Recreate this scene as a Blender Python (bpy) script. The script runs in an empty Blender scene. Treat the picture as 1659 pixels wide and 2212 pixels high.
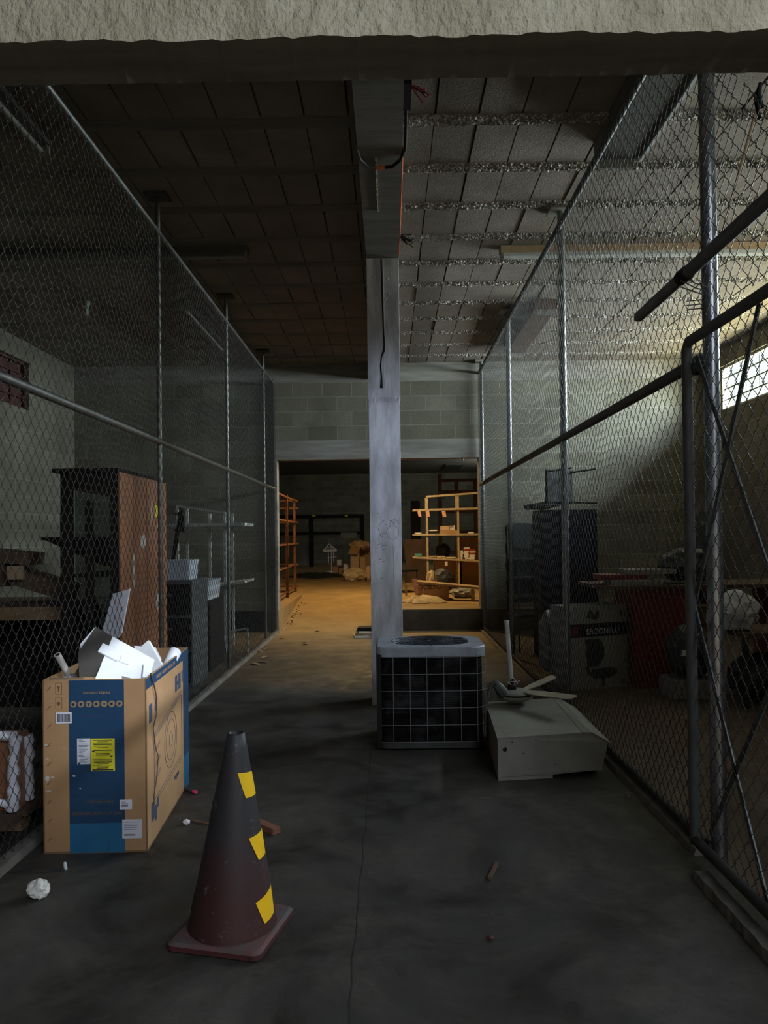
import bpy, bmesh, math, random
from mathutils import Vector, Matrix
random.seed(7)
SC = bpy.context.scene
COL = SC.collection
PI = math.pi

# ------------------------------------------------------------------ camera
F = 1620.0
EYE = Vector((0, 0, 1.5))
CX, CY = 829.5, 1140.0
ROT = Matrix.Rotation(11.5 / F, 3, 'Z') @ Matrix.Rotation(PI / 2 + 18 / F, 3, 'X') @ Matrix.Rotation(-0.0125, 3, 'Z')
cd = bpy.data.cameras.new('camera')
cam = bpy.data.objects.new('camera', cd)
COL.objects.link(cam)
cam.location = EYE
cam.rotation_euler = ROT.to_euler()
cd.sensor_fit = 'VERTICAL'
cd.sensor_height = 36.0
cd.sensor_width = 27.0
cd.lens = F / 2212 * 36.0
cd.shift_y = 34 / 2212.0
cd.clip_start = 0.05
cd.clip_end = 200
SC.camera = cam


def at(px, py, ax, v):
    """Photo pixel -> point of its ray on the world plane axis ax = v."""
    d = ROT @ Vector(((px - CX) / F, -(py - CY) / F, -1.0))
    return EYE + d * ((v - EYE[ax]) / d[ax])


def atx(px, py, v): return at(px, py, 0, v)
def aty(px, py, v): return at(px, py, 1, v)
def atz(px, py, v): return at(px, py, 2, v)


# ------------------------------------------------------------------ materials
def node_mat(name):
    m = bpy.data.materials.new(name)
    m.use_nodes = True
    nt = m.node_tree
    b = nt.nodes['Principled BSDF']
    return m, nt, b


def mix_rgb(nt, fac, a, b, mode='MIX'):
    n = nt.nodes.new('ShaderNodeMix')
    n.data_type = 'RGBA'
    n.blend_type = mode
    for s, v in ((n.inputs[0], fac), (n.inputs[6], a), (n.inputs[7], b)):
        if hasattr(v, 'links'):
            nt.links.new(v, s)
        elif isinstance(v, (int, float)):
            s.default_value = v
        else:
            s.default_value = (*v, 1) if len(v) == 3 else v
    return n.outputs[2]


def noise(nt, co, scale, detail=4, rough=0.6, dist=0.0):
    n = nt.nodes.new('ShaderNodeTexNoise')
    n.inputs['Scale'].default_value = scale
    n.inputs['Detail'].default_value = detail
    n.inputs['Roughness'].default_value = rough
    n.inputs['Distortion'].default_value = dist
    nt.links.new(co, n.inputs['Vector'])
    return n.outputs['Fac']


def ramp(nt, fac, stops):
    n = nt.nodes.new('ShaderNodeValToRGB')
    e = n.color_ramp.elements
    while len(e) < len(stops):
        e.new(0.5)
    for k, (p, c) in enumerate(stops):
        e[k].position = p
        e[k].color = (c, c, c, 1) if isinstance(c, (int, float)) else (*c, 1)
    nt.links.new(fac, n.inputs[0])
    return n.outputs[0]


def coords(nt, scale=None, obj=True):
    t = nt.nodes.new('ShaderNodeTexCoord')
    o = t.outputs['Object']
    if scale:
        mp = nt.nodes.new('ShaderNodeMapping')
        mp.inputs['Scale'].default_value = scale
        nt.links.new(o, mp.inputs[0])
        o = mp.outputs[0]
    return o


def bump(nt, b, h, strength=0.5, dist=0.01):
    n = nt.nodes.new('ShaderNodeBump')
    n.inputs['Strength'].default_value = strength
    n.inputs['Distance'].default_value = dist
    nt.links.new(h, n.inputs['Height'])
    nt.links.new(n.outputs[0], b.inputs['Normal'])


def mottled(name, c1, c2, scale=3, rough=0.85, metal=0.0, bs=0.3, bscale=40, bd=0.004, stretch=None, spec=0.5, p=(0.35, 0.65)):
    m, nt, b = node_mat(name)
    co = coords(nt, stretch)
    f = ramp(nt, noise(nt, co, scale, 6), [(p[0], 0.0), (p[1], 1.0)])
    nt.links.new(mix_rgb(nt, f, c1, c2), b.inputs['Base Color'])
    b.inputs['Roughness'].default_value = rough
    b.inputs['Metallic'].default_value = metal
    b.inputs['Specular IOR Level'].default_value = spec
    if bs:
        bump(nt, b, noise(nt, co, bscale, 5), bs, bd)
    return m


def plain(name, c, rough=0.6, metal=0.0, spec=0.5):
    k = tuple(x * 0.88 for x in c)
    return mottled(name, c, k, 6, rough, metal, 0.08, 60, 0.002, spec=spec)


def make_floor():
    m, nt, b = node_mat('dirty_concrete_floor')
    co = coords(nt)
    n1 = noise(nt, co, 1.3, 9, 0.68, 0.7)
    n2 = noise(nt, co, 4.0, 8, 0.7)
    n3 = noise(nt, co, 28, 5, 0.7)
    base = mix_rgb(nt, ramp(nt, n1, [(0.40, 0.0), (0.62, 1.0)]), (0.014, 0.0115, 0.009), (0.085, 0.077, 0.064))
    base = mix_rgb(nt, ramp(nt, n2, [(0.42, 0.0), (0.62, 0.7)]), base, (0.044, 0.040, 0.034))
    base = mix_rgb(nt, ramp(nt, n3, [(0.30, 0.8), (0.40, 0.0)]), base, (0.018, 0.016, 0.014))
    # saw joint between the two slabs, x = -0.15, slightly ragged
    sep = nt.nodes.new('ShaderNodeSeparateXYZ'); nt.links.new(co, sep.inputs[0])
    w = nt.nodes.new('ShaderNodeMath'); w.operation = 'MULTIPLY_ADD'
    nt.links.new(noise(nt, co, 5, 3), w.inputs[0]); w.inputs[1].default_value = 0.03
    nt.links.new(sep.outputs[0], w.inputs[2])
    a = nt.nodes.new('ShaderNodeMath'); a.operation = 'ADD'; nt.links.new(w.outputs[0], a.inputs[0]); a.inputs[1].default_value = 0.135
    ab = nt.nodes.new('ShaderNodeMath'); ab.operation = 'ABSOLUTE'; nt.links.new(a.outputs[0], ab.inputs[0])
    jt = ramp(nt, ab.outputs[0], [(0.0, 1.0), (0.005, 0.0)])
    base = mix_rgb(nt, jt, base, (0.012, 0.011, 0.01))
    # warm lamp light fading out across the aisle floor, painted in as tan
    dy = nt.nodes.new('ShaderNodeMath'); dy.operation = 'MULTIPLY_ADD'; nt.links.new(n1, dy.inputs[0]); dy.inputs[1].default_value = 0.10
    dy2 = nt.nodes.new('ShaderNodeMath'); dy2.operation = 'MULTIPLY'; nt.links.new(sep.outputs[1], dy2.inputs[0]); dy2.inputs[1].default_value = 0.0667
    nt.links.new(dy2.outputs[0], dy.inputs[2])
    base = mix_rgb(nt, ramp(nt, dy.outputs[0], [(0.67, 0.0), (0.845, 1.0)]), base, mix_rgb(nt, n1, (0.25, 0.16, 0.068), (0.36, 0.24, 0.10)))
    # aisle floor is grey, the store bay to the right is brown with dust
    bay = ramp(nt, sep.outputs[0], [(0.0, 0.0), (1.0, 0.0)])
    gt = nt.nodes.new('ShaderNodeMath'); gt.operation = 'GREATER_THAN'; nt.links.new(sep.outputs[0], gt.inputs[0]); gt.inputs[1].default_value = 1.44
    base = mix_rgb(nt, gt.outputs[0], base, mix_rgb(nt, n1, (0.08, 0.056, 0.038), (0.12, 0.085, 0.056)))
    nt.links.new(base, b.inputs['Base Color'])
    nt.links.new(ramp(nt, n2, [(0.3, 0.45), (0.7, 0.8)]), b.inputs['Roughness'])
    bump(nt, b, mix_rgb(nt, jt, n3, (0, 0, 0)), 0.35, 0.006)
    return m


def blockwall(name, c1, c2, mort, axis='X', bw=0.47, bh=0.232, z0=0.0):
    m, nt, b = node_mat(name)
    t = nt.nodes.new('ShaderNodeTexCoord')
    sep = nt.nodes.new('ShaderNodeSeparateXYZ'); nt.links.new(t.outputs['Object'], sep.inputs[0])
    cmb = nt.nodes.new('ShaderNodeCombineXYZ')
    nt.links.new(sep.outputs[0 if axis == 'X' else 1], cmb.inputs[0])
    nt.links.new(sep.outputs[2], cmb.inputs[1])
    mp = nt.nodes.new('ShaderNodeMapping'); mp.inputs['Location'].default_value = (0.1, -z0, 0)
    nt.links.new(cmb.outputs[0], mp.inputs[0])
    br = nt.nodes.new('ShaderNodeTexBrick')
    nt.links.new(mp.outputs[0], br.inputs['Vector'])
    br.inputs['Scale'].default_value = 1.0
    br.inputs['Brick Width'].default_value = bw
    br.inputs['Row Height'].default_value = bh
    br.inputs['Mortar Size'].default_value = 0.007
    br.inputs['Mortar Smooth'].default_value = 0.4
    br.inputs['Bias'].default_value = 0
    br.inputs['Color1'].default_value = (*c1, 1)
    br.inputs['Color2'].default_value = (*c2, 1)
    br.inputs['Mortar'].default_value = (*mort, 1)
    co = t.outputs['Object']
    n1 = ramp(nt, noise(nt, co, 1.3, 6), [(0.3, 0.62), (0.7, 1.1)])
    c = mix_rgb(nt, 1.0, br.outputs['Color'], n1, 'MULTIPLY')
    c = mix_rgb(nt, ramp(nt, noise(nt, co, 60, 3), [(0.35, 0.5), (0.5, 0.0)]), c, tuple(x * 0.4 for x in c1))
    nt.links.new(c, b.inputs['Base Color'])
    b.inputs['Roughness'].default_value = 0.95
    h = mix_rgb(nt, 0.25, br.outputs['Fac'], noise(nt, co, 90, 3))
    inv = nt.nodes.new('ShaderNodeInvert'); nt.links.new(h, inv.inputs[1])
    bump(nt, b, inv.outputs[0], 0.5, 0.008)
    return m


def aggregate():
    m, nt, b = node_mat('rough_joist_aggregate')
    co = coords(nt)
    v = nt.nodes.new('ShaderNodeTexVoronoi'); v.inputs['Scale'].default_value = 42
    nt.links.new(co, v.inputs['Vector'])
    n = noise(nt, co, 34, 5, 0.7)
    c = mix_rgb(nt, ramp(nt, v.outputs['Distance'], [(0.15, 1.0), (0.6, 0.0)]), (0.30, 0.27, 0.23), (0.85, 0.81, 0.73))
    c = mix_rgb(nt, ramp(nt, n, [(0.38, 0.7), (0.52, 0.0)]), c, (0.22, 0.195, 0.165))
    nt.links.new(c, b.inputs['Base Color'])
    b.inputs['Roughness'].default_value = 0.9
    inv = nt.nodes.new('ShaderNodeMath'); inv.operation = 'SUBTRACT'; nt.links.new(n, inv.inputs[0]); nt.links.new(v.outputs['Distance'], inv.inputs[1])
    bump(nt, b, inv.outputs[0], 1.0, 0.03)
    return m


def cone_mat():
    m, nt, b = node_mat('sooty_cone_rubber')
    co = coords(nt)
    sep = nt.nodes.new('ShaderNodeSeparateXYZ'); nt.links.new(co, sep.inputs[0])
    a = nt.nodes.new('ShaderNodeMath'); a.operation = 'MULTIPLY_ADD'
    nt.links.new(noise(nt, co, 7, 6), a.inputs[0]); a.inputs[1].default_value = 0.35; nt.links.new(sep.outputs[2], a.inputs[2])
    c = mix_rgb(nt, ramp(nt, a.outputs[0], [(0.30, 0.0), (0.62, 1.0)]), (0.055, 0.017, 0.017), (0.030, 0.028, 0.031))
    c = mix_rgb(nt, ramp(nt, noise(nt, co, 26, 8, 0.75, 0.6), [(0.60, 0.0), (0.72, 0.7)]), c, (0.25, 0.25, 0.27))
    nt.links.new(c, b.inputs['Base Color'])
    b.inputs['Roughness'].default_value = 0.55
    bump(nt, b, noise(nt, co, 50, 4), 0.2, 0.003)
    return m


def emit_white(name, c, s):
    m, nt, b = node_mat(name)
    b.inputs['Base Color'].default_value = (*c, 1)
    b.inputs['Emission Color'].default_value = (*c, 1)
    b.inputs['Emission Strength'].default_value = s
    return m


def glass(name, tint=(0.8, 0.85, 0.85)):
    m, nt, b = node_mat(name)
    for n in list(nt.nodes):
        if n.type == 'BSDF_PRINCIPLED':
            nt.nodes.remove(n)
    tr = nt.nodes.new('ShaderNodeBsdfTransparent'); tr.inputs[0].default_value = (*tint, 1)
    gl = nt.nodes.new('ShaderNodeBsdfGlossy'); gl.inputs['Roughness'].default_value = 0.05
    mx = nt.nodes.new('ShaderNodeMixShader'); mx.inputs[0].default_value = 0.04
    nt.links.new(tr.outputs[0], mx.inputs[1]); nt.links.new(gl.outputs[0], mx.inputs[2])
    nt.links.new(mx.outputs[0], nt.nodes['Material Output'].inputs[0])
    return m


M = {}
M['floor'] = make_floor()
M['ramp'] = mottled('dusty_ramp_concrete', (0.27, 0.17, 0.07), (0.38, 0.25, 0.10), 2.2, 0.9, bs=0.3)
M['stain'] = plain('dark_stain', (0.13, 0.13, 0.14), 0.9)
M['riser'] = mottled('shaded_riser_concrete', (0.045, 0.035, 0.026), (0.09, 0.07, 0.05), 3, 0.9, bs=0.4)  # ramp concrete darkened: shade on the front face put into its colour
M['curb'] = mottled('curb_concrete', (0.10, 0.092, 0.076), (0.19, 0.175, 0.148), 5, 0.9, bs=0.5)
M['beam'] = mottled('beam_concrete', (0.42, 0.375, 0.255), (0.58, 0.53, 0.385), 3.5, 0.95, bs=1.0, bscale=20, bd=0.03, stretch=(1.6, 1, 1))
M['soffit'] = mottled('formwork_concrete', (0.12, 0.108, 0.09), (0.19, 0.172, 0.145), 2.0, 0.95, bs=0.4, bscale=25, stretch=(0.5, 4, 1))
M['column'] = mottled('trowelled_column_cement', (0.42, 0.42, 0.43), (0.80, 0.80, 0.83), 3.4, 0.7, bs=0.5, bscale=22, stretch=(2.4, 2.4, 0.6))
M['lintel'] = mottled('lintel_concrete', (0.17, 0.158, 0.135), (0.30, 0.285, 0.25), 1.8, 0.92, bs=0.5, stretch=(0.6, 1, 5))
M['block_pan'] = mottled('ceiling_block_cement', (0.175, 0.147, 0.115), (0.245, 0.21, 0.17), 2.3, 0.98, bs=0.8, bscale=70, bd=0.01)
M['agg'] = aggregate()
M['dark_gap'] = plain('dark_recess', (0.03, 0.028, 0.025), 0.95)
M['wallX'] = blockwall('grey_block_wall', (0.17, 0.158, 0.11), (0.24, 0.228, 0.17), (0.30, 0.29, 0.225), 'X', z0=3.03)
M['wallY'] = blockwall('grey_block_side_wall', (0.165, 0.152, 0.11), (0.215, 0.20, 0.148), (0.27, 0.255, 0.195), 'Y', z0=3.03)
M['galv'] = mottled('galvanised_steel', (0.33, 0.335, 0.34), (0.22, 0.225, 0.23), 20, 0.34, 0.9, 0.1)
M['dark_galv'] = mottled('dull_galvanised_steel', (0.22, 0.22, 0.20), (0.13, 0.13, 0.12), 20, 0.45, 0.8, 0.1)
M['dim_paint'] = mottled('dim_fitting_paint', (0.10, 0.095, 0.08), (0.07, 0.066, 0.056), 6, 0.7, bs=0.1)  # fitting paint darkened, weak ceiling light put into the colour
M['wire'] = mottled('chain_link_wire', (0.06, 0.057, 0.052), (0.035, 0.033, 0.03), 9, 0.5, 0.7, 0)
M['wire_pale'] = mottled('chain_link_wire_dusty', (0.062, 0.058, 0.052), (0.035, 0.033, 0.03), 9, 0.6, 0.4, 0)
M['dark_steel'] = mottled('weathered_dark_steel', (0.075, 0.078, 0.075), (0.045, 0.045, 0.043), 6, 0.6, 0.5, 0.2)
M['grey_steel'] = mottled('grey_painted_steel', (0.13, 0.14, 0.14), (0.09, 0.095, 0.095), 6, 0.55, 0.4, 0.2)
M['rust'] = mottled('rusty_angle_iron', (0.24, 0.10, 0.04), (0.14, 0.055, 0.022), 8, 0.8, 0.2, 0.4)
M['tan_metal'] = mottled('cream_painted_shelf_steel', (0.56, 0.46, 0.30), (0.40, 0.30, 0.17), 9, 0.6, 0.1, 0.1)
M['white_metal'] = mottled('dusty_white_steel', (0.55, 0.56, 0.53), (0.40, 0.41, 0.38), 9, 0.6, 0.1, 0.1)
M['carton'] = mottled('cardboard', (0.45, 0.262, 0.125), (0.38, 0.215, 0.10), 4, 0.85, bs=0.1, bscale=120, bd=0.001)
M['carton_in'] = mottled('cardboard_inside', (0.20, 0.13, 0.075), (0.26, 0.17, 0.10), 4, 0.9, bs=0.1)
M['carton_pale'] = mottled('pale_cardboard', (0.60, 0.42, 0.27), (0.50, 0.34, 0.21), 5, 0.85, bs=0.1)
M['blue'] = mottled('blue_carton_print', (0.008, 0.045, 0.105), (0.010, 0.052, 0.12), 5, 0.6, bs=0.05)
M['sky_blue'] = mottled('light_blue_carton_print', (0.012, 0.12, 0.24), (0.016, 0.135, 0.27), 5, 0.6, bs=0.05)
M['ink'] = plain('dark_ink', (0.03, 0.03, 0.04), 0.7)
M['ink_brown'] = plain('brown_ink', (0.15, 0.085, 0.05), 0.7)
M['ink_tan'] = plain('tan_ink', (0.33, 0.21, 0.12), 0.7)
M['ink_blue'] = plain('slate_blue_ink', (0.05, 0.07, 0.12), 0.7)
M['label_white'] = plain('white_paper_label', (0.72, 0.72, 0.78), 0.7)
M['label_yellow'] = plain('yellow_paper_label', (0.80, 0.72, 0.02), 0.7)
M['tape'] = mottled('yellow_tape', (1.0, 0.62, 0.008), (0.95, 0.54, 0.008), 8, 0.5, bs=0.1)
M['foam'] = plain('white_foam', (0.90, 0.91, 0.93), 0.75)
M['foam_shade'] = mottled('grey_brown_foam_shade', (0.042, 0.037, 0.031), (0.055, 0.048, 0.04), 4, 0.8, bs=0.05)  # dark tone standing in for shade on the white foam
M['cone'] = cone_mat()
M['cone_base'] = mottled('dusty_cone_base', (0.085, 0.085, 0.078), (0.15, 0.05, 0.05), 9, 0.8, bs=0.3)
M['red_rubber'] = mottled('dark_red_rubber', (0.09, 0.018, 0.02), (0.05, 0.013, 0.014), 9, 0.7, bs=0.3)
M['ac_lid'] = mottled('blue_grey_painted_metal', (0.30, 0.33, 0.38), (0.22, 0.24, 0.28), 12, 0.5, 0.1, 0.1)
M['ac_wire'] = plain('grey_guard_wire', (0.24, 0.24, 0.24), 0.5, 0.4)
M['black'] = plain('black_plastic', (0.012, 0.012, 0.011), 0.7, spec=0.2)
M['off_white'] = mottled('worn_offwhite_paint', (0.26, 0.255, 0.215), (0.19, 0.185, 0.155), 3, 0.55, bs=0.1)
M['fan_tan'] = mottled('tan_fan_blade', (0.34, 0.30, 0.22), (0.27, 0.235, 0.17), 5, 0.6, bs=0.1)
M['wood_brown'] = mottled('reddish_brown_veneer', (0.40, 0.17, 0.08), (0.24, 0.10, 0.05), 3, 0.45, bs=0.15, stretch=(6, 6, 0.6))
M['wood_dark'] = mottled('dark_wood', (0.014, 0.011, 0.009), (0.02, 0.015, 0.011), 4, 0.75, bs=0.1, spec=0.15)
M['wood_raw'] = mottled('raw_timber', (0.30, 0.18, 0.09), (0.20, 0.115, 0.055), 5, 0.8, bs=0.4, stretch=(0.6, 6, 6))
M['wood_old'] = mottled('old_brown_timber', (0.12, 0.07, 0.04), (0.075, 0.042, 0.024), 5, 0.8, bs=0.4)
M['pale_wood'] = mottled('pale_timber', (0.42, 0.30, 0.17), (0.34, 0.22, 0.12), 5, 0.8, bs=0.3)
M['glass'] = glass('clear_glass')
M['plastic_white'] = plain('milky_plastic', (0.55, 0.62, 0.66), 0.35)
M['paper'] = plain('paper', (0.75, 0.73, 0.66), 0.8)
M['cream'] = mottled('cream_cloth', (0.62, 0.50, 0.32), (0.48, 0.37, 0.22), 6, 0.95, bs=0.4)
M['teal'] = plain('teal_card', (0.06, 0.30, 0.25), 0.6)
M['pink'] = plain('pink_plastic', (0.75, 0.06, 0.16), 0.4)
M['pink_paper'] = plain('salmon_paper_tag', (0.75, 0.42, 0.30), 0.8)
M['red'] = plain('red_paint', (0.16, 0.014, 0.014), 0.5)
M['maroon'] = mottled('maroon_window_paint', (0.08, 0.02, 0.018), (0.05, 0.02, 0.016), 5, 0.6, bs=0.2)
M['orange'] = plain('orange_plastic', (0.75, 0.13, 0.02), 0.5)
M['redwire'] = plain('red_wire', (0.35, 0.03, 0.02), 0.6)
M['tube'] = plain('white_glass_tube', (0.82, 0.84, 0.84), 0.2)
M['dim_tube'] = plain('dim_glass_tube', (0.22, 0.22, 0.19), 0.4)  # darker copy of the tube, shade of the left ceiling in its colour
M['tarp'] = mottled('black_sheet', (0.03, 0.032, 0.036), (0.05, 0.052, 0.056), 5, 0.5, bs=0.5)
M['navy'] = plain('navy_print', (0.010, 0.010, 0.020), 0.8, spec=0.2)
M['carton_white'] = mottled('grey_white_carton', (0.30, 0.28, 0.26), (0.24, 0.22, 0.20), 3, 0.8, bs=0.05)
M['bag'] = mottled('clear_plastic_bagging', (0.38, 0.38, 0.36), (0.18, 0.18, 0.17), 9, 0.3, bs=0.8, bscale=18, bd=0.03)
M['window_paint'] = plain('cream_window_frame', (0.62, 0.60, 0.50), 0.6)
M['brick_red'] = mottled('red_brick', (0.25, 0.11, 0.06), (0.18, 0.075, 0.04), 8, 0.9, bs=0.5)
M['sticker_worn'] = mottled('torn_paper_sticker', (0.62, 0.58, 0.52), (0.42, 0.36, 0.30), 18, 0.8, bs=0.2)


# ------------------------------------------------------------------ mesh helpers
class MB:
    def __init__(s):
        s.v = []; s.f = []; s.m = []; s.mats = []; s.smooth = []

    def mi(s, mat):
        if mat not in s.mats:
            s.mats.append(mat)
        return s.mats.index(mat)

    def add(s, vs, fs, mat, smooth=False, T=None):
        o = len(s.v); k = s.mi(mat)
        for v in vs:
            v = Vector(v)
            s.v.append(T @ v if T else v)
        for f in fs:
            s.f.append([o + i for i in f]); s.m.append(k); s.smooth.append(smooth)
        return s

    def box(s, a, b, mat, T=None):
        x0, y0, z0 = (min(a[i], b[i]) for i in range(3)); x1, y1, z1 = (max(a[i], b[i]) for i in range(3))
        vs = [(x0, y0, z0), (x1, y0, z0), (x1, y1, z0), (x0, y1, z0), (x0, y0, z1), (x1, y0, z1), (x1, y1, z1), (x0, y1, z1)]
        return s.add(vs, [(3, 2, 1, 0), (4, 5, 6, 7), (0, 1, 5, 4), (1, 2, 6, 5), (2, 3, 7, 6), (3, 0, 4, 7)], mat, False, T)

    def hexa(s, bot, top, mat):
        return s.add(list(bot) + list(top), [(3, 2, 1, 0), (4, 5, 6, 7), (0, 1, 5, 4), (1, 2, 6, 5), (2, 3, 7, 6), (3, 0, 4, 7)], mat)

    def prism(s, poly, off, mat, smooth=False, T=None):
        n = len(poly); off = Vector(off)
        vs = [Vector(p) for p in poly] + [Vector(p) + off for p in poly]
        s.add(vs, [tuple(range(n - 1, -1, -1)), tuple(range(n, 2 * n))] + [(i, (i + 1) % n, n + (i + 1) % n, n + i) for i in range(n)], mat, smooth, T)
        return s

    def tube(s, pts, r, mat, n=8, caps=True, T=None, closed=False):
        pts = [Vector(p) for p in pts]
        rs = r if isinstance(r, (list, tuple)) else [r] * len(pts)
        vs = []; fs = []; up = None
        for i, p in enumerate(pts):
            a = pts[i - 1] if i > 0 else (pts[-1] if closed else p)
            c = pts[(i + 1) % len(pts)] if (i < len(pts) - 1 or closed) else p
            d = (c - a).normalized() if (c - a).length > 1e-9 else Vector((0, 0, 1))
            if up is None:
                up = d.orthogonal().normalized()
            up = (up - d * up.dot(d))
            up = up.normalized() if up.length > 1e-6 else d.orthogonal().normalized()
            w = d.cross(up)
            for k in range(n):
                t = 2 * PI * (k + 0.5) / n
                vs.append(p + (up * math.cos(t) + w * math.sin(t)) * rs[i])
        L = len(pts)
        for i in range(L if closed else L - 1):
            j = (i + 1) % L
            for k in range(n):
                fs.append((i * n + k, i * n + (k + 1) % n, j * n + (k + 1) % n, j * n + k))
        s.add(vs, fs, mat, n > 4, T)
        if caps and not closed:
            s.add(vs[:n], [tuple(range(n - 1, -1, -1))], mat, False, T)
            s.add(vs[-n:], [tuple(range(n))], mat, False, T)
        return s

    def bar(s, a, b, w, h, mat, up=(0, 0, 1)):
        """rectangular bar from a to b, w across, h along up"""
        a = Vector(a); b = Vector(b); d = (b - a).normalized(); up = Vector(up)
        if abs(d.dot(up)) > 0.98:
            up = Vector((0, 1, 0))
        x = d.cross(up).normalized(); y = x.cross(d).normalized()
        vs = []
        for p in (a, b):
            for sx, sy in ((-1, -1), (1, -1), (1, 1), (-1, 1)):
                vs.append(p + x * sx * w / 2 + y * sy * h / 2)
        return s.add(vs, [(3, 2, 1, 0), (4, 5, 6, 7), (0, 1, 5, 4), (1, 2, 6, 5), (2, 3, 7, 6), (3, 0, 4, 7)], mat)

    def lathe(s, prof, mat, n=32, T=None, smooth=True):
        vs = []; fs = []
        for r, z in prof:
            for k in range(n):
                t = 2 * PI * k / n
                vs.append((r * math.cos(t), r * math.sin(t), z))
        for i in range(len(prof) - 1):
            for k in range(n):
                fs.append((i * n + k, i * n + (k + 1) % n, (i + 1) * n + (k + 1) % n, (i + 1) * n + k))
        return s.add(vs, fs, mat, smooth, T)

    def build(s, name, parent=None, bevel=0, recenter=False):
        me = bpy.data.meshes.new(name)
        me.from_pydata([tuple(v) for v in s.v], [], s.f)
        for m_ in s.mats:
            me.materials.append(m_)
        me.polygons.foreach_set('material_index', s.m)
        me.polygons.foreach_set('use_smooth', s.smooth)
        me.update()
        o = bpy.data.objects.new(name, me)
        COL.objects.link(o)
        if parent:
            o.parent = parent
            if parent.type == 'EMPTY' or parent.get('_w') is None:
                o.matrix_parent_inverse = world_of(parent).inverted()
        if bevel:
            b = o.modifiers.new('bevel', 'BEVEL'); b.width = bevel; b.segments = 2; b.limit_method = 'ANGLE'
        return o


def world_of(o):
    m = Matrix.Translation(o.location) @ o.rotation_euler.to_matrix().to_4x4()
    m = o.matrix_parent_inverse @ m if o.parent else m
    return world_of(o.parent) @ m if o.parent else m


def tag(o, label, cat, group=None, kind=None):
    o['label'] = label; o['category'] = cat
    if group: o['group'] = group
    if kind: o['kind'] = kind
    return o


def thing(name, label, cat, loc=(0, 0, 0), group=None):
    o = bpy.data.objects.new(name, None)
    COL.objects.link(o); o.location = loc; o.empty_display_size = 0.1
    return tag(o, label, cat, group)


def struct(o):
    o['kind'] = 'structure'
    return o


def text_mesh(txt, size, mat, T, name, parent, depth=0.0006, align='CENTER'):
    cu = bpy.data.curves.new(name, 'FONT')
    cu.body = txt; cu.size = size; cu.extrude = depth; cu.align_x = align; cu.align_y = 'CENTER'
    to = bpy.data.objects.new('tmp_text', cu); COL.objects.link(to)
    bpy.context.view_layer.update()
    dg = bpy.context.evaluated_depsgraph_get()
    me = bpy.data.meshes.new_from_object(to.evaluated_get(dg))
    bpy.data.objects.remove(to)
    me.transform(T)
    me.materials.clear(); me.materials.append(mat)
    o = bpy.data.objects.new(name, me); COL.objects.link(o)
    o.parent = parent; o.matrix_parent_inverse = world_of(parent).inverted()
    return o


def frame_T(origin, xdir, ydir):
    """matrix whose local x,y lie along xdir,ydir and z is the outward normal"""
    x = Vector(xdir).normalized(); y = Vector(ydir).normalized(); z = x.cross(y)
    m = Matrix((x, y, z)).transposed().to_4x4()
    return Matrix.Translation(Vector(origin)) @ m


def crumple(name, center, size, mat, seed, parent=None, sub=3, amp=0.35, flat=True):
    bm = bmesh.new()
    bmesh.ops.create_icosphere(bm, subdivisions=sub, radius=1.0)
    r = random.Random(seed)
    ph = [(Vector((r.uniform(-1, 1), r.uniform(-1, 1), r.uniform(-1, 1))).normalized(), r.uniform(2, 7), r.uniform(0, 6)) for _ in range(9)]
    for v in bm.verts:
        d = sum(abs(math.sin(v.co.dot(a) * f + p)) for a, f, p in ph) / 9 - 0.6
        v.co *= 1 + amp * d * 2 + r.uniform(-1, 1) * amp * 0.12
        v.co = Vector((v.co.x * size[0] / 2, v.co.y * size[1] / 2, v.co.z * size[2] / 2))
        if flat and v.co.z < -size[2] * 0.42:
            v.co.z = -size[2] * 0.42
    me = bpy.data.meshes.new(name); 
    for v in bm.verts:
        v.co += Vector(center)
    bm.to_mesh(me); bm.free()
    me.materials.append(mat)
    o = bpy.data.objects.new(name, me); COL.objects.link(o)
    if parent:
        o.parent = parent; o.matrix_parent_inverse = world_of(parent).inverted()
    return o


def cloth(name, x0, x1, y0, y1, z, h, mat, seed, n=34, parent=None, sag=0.0):
    """rumpled sheet lying on a surface, with thickness"""
    r = random.Random(seed)
    ws = [(r.uniform(6, 16), r.uniform(6, 16), r.uniform(0, 6)) for _ in range(5)]
    cx, cy = (x0 + x1) / 2, (y0 + y1) / 2
    vs = []
    for j in range(n):
        for i in range(n):
            u, w = i / (n - 1) * 2 - 1, j / (n - 1) * 2 - 1
            e = 1 + 0.14 * math.sin(5 * math.atan2(w, u) + seed) + 0.07 * math.sin(11 * math.atan2(w, u))
            k = max(abs(u), abs(w)); q = math.hypot(u, w) or 1
            u2, w2 = u * k / q * e, w * k / q * e
            x, y = cx + u2 * (x1 - x0) / 2, cy + w2 * (y1 - y0) / 2
            s_ = sum(abs(math.sin(a * u2 + b * w2 + p)) for a, b, p in [(w_[0] * 0.5, w_[1] * 0.5, w_[2]) for w_ in ws]) / 5
            edge = max(0, 1 - k ** 4)
            vs.append((x, y, z + 0.004 + h * edge * (0.15 + 0.85 * s_) * (1 - 0.4 * k)))
    fs = [(j * n + i, j * n + i + 1, (j + 1) * n + i + 1, (j + 1) * n + i) for j in range(n - 1) for i in range(n - 1)]
    b = MB(); b.add(vs, fs, mat, True)
    o = b.build(name, parent)
    sm = o.modifiers.new('solid', 'SOLIDIFY'); sm.thickness = 0.004; sm.offset = -1
    return o


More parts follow.
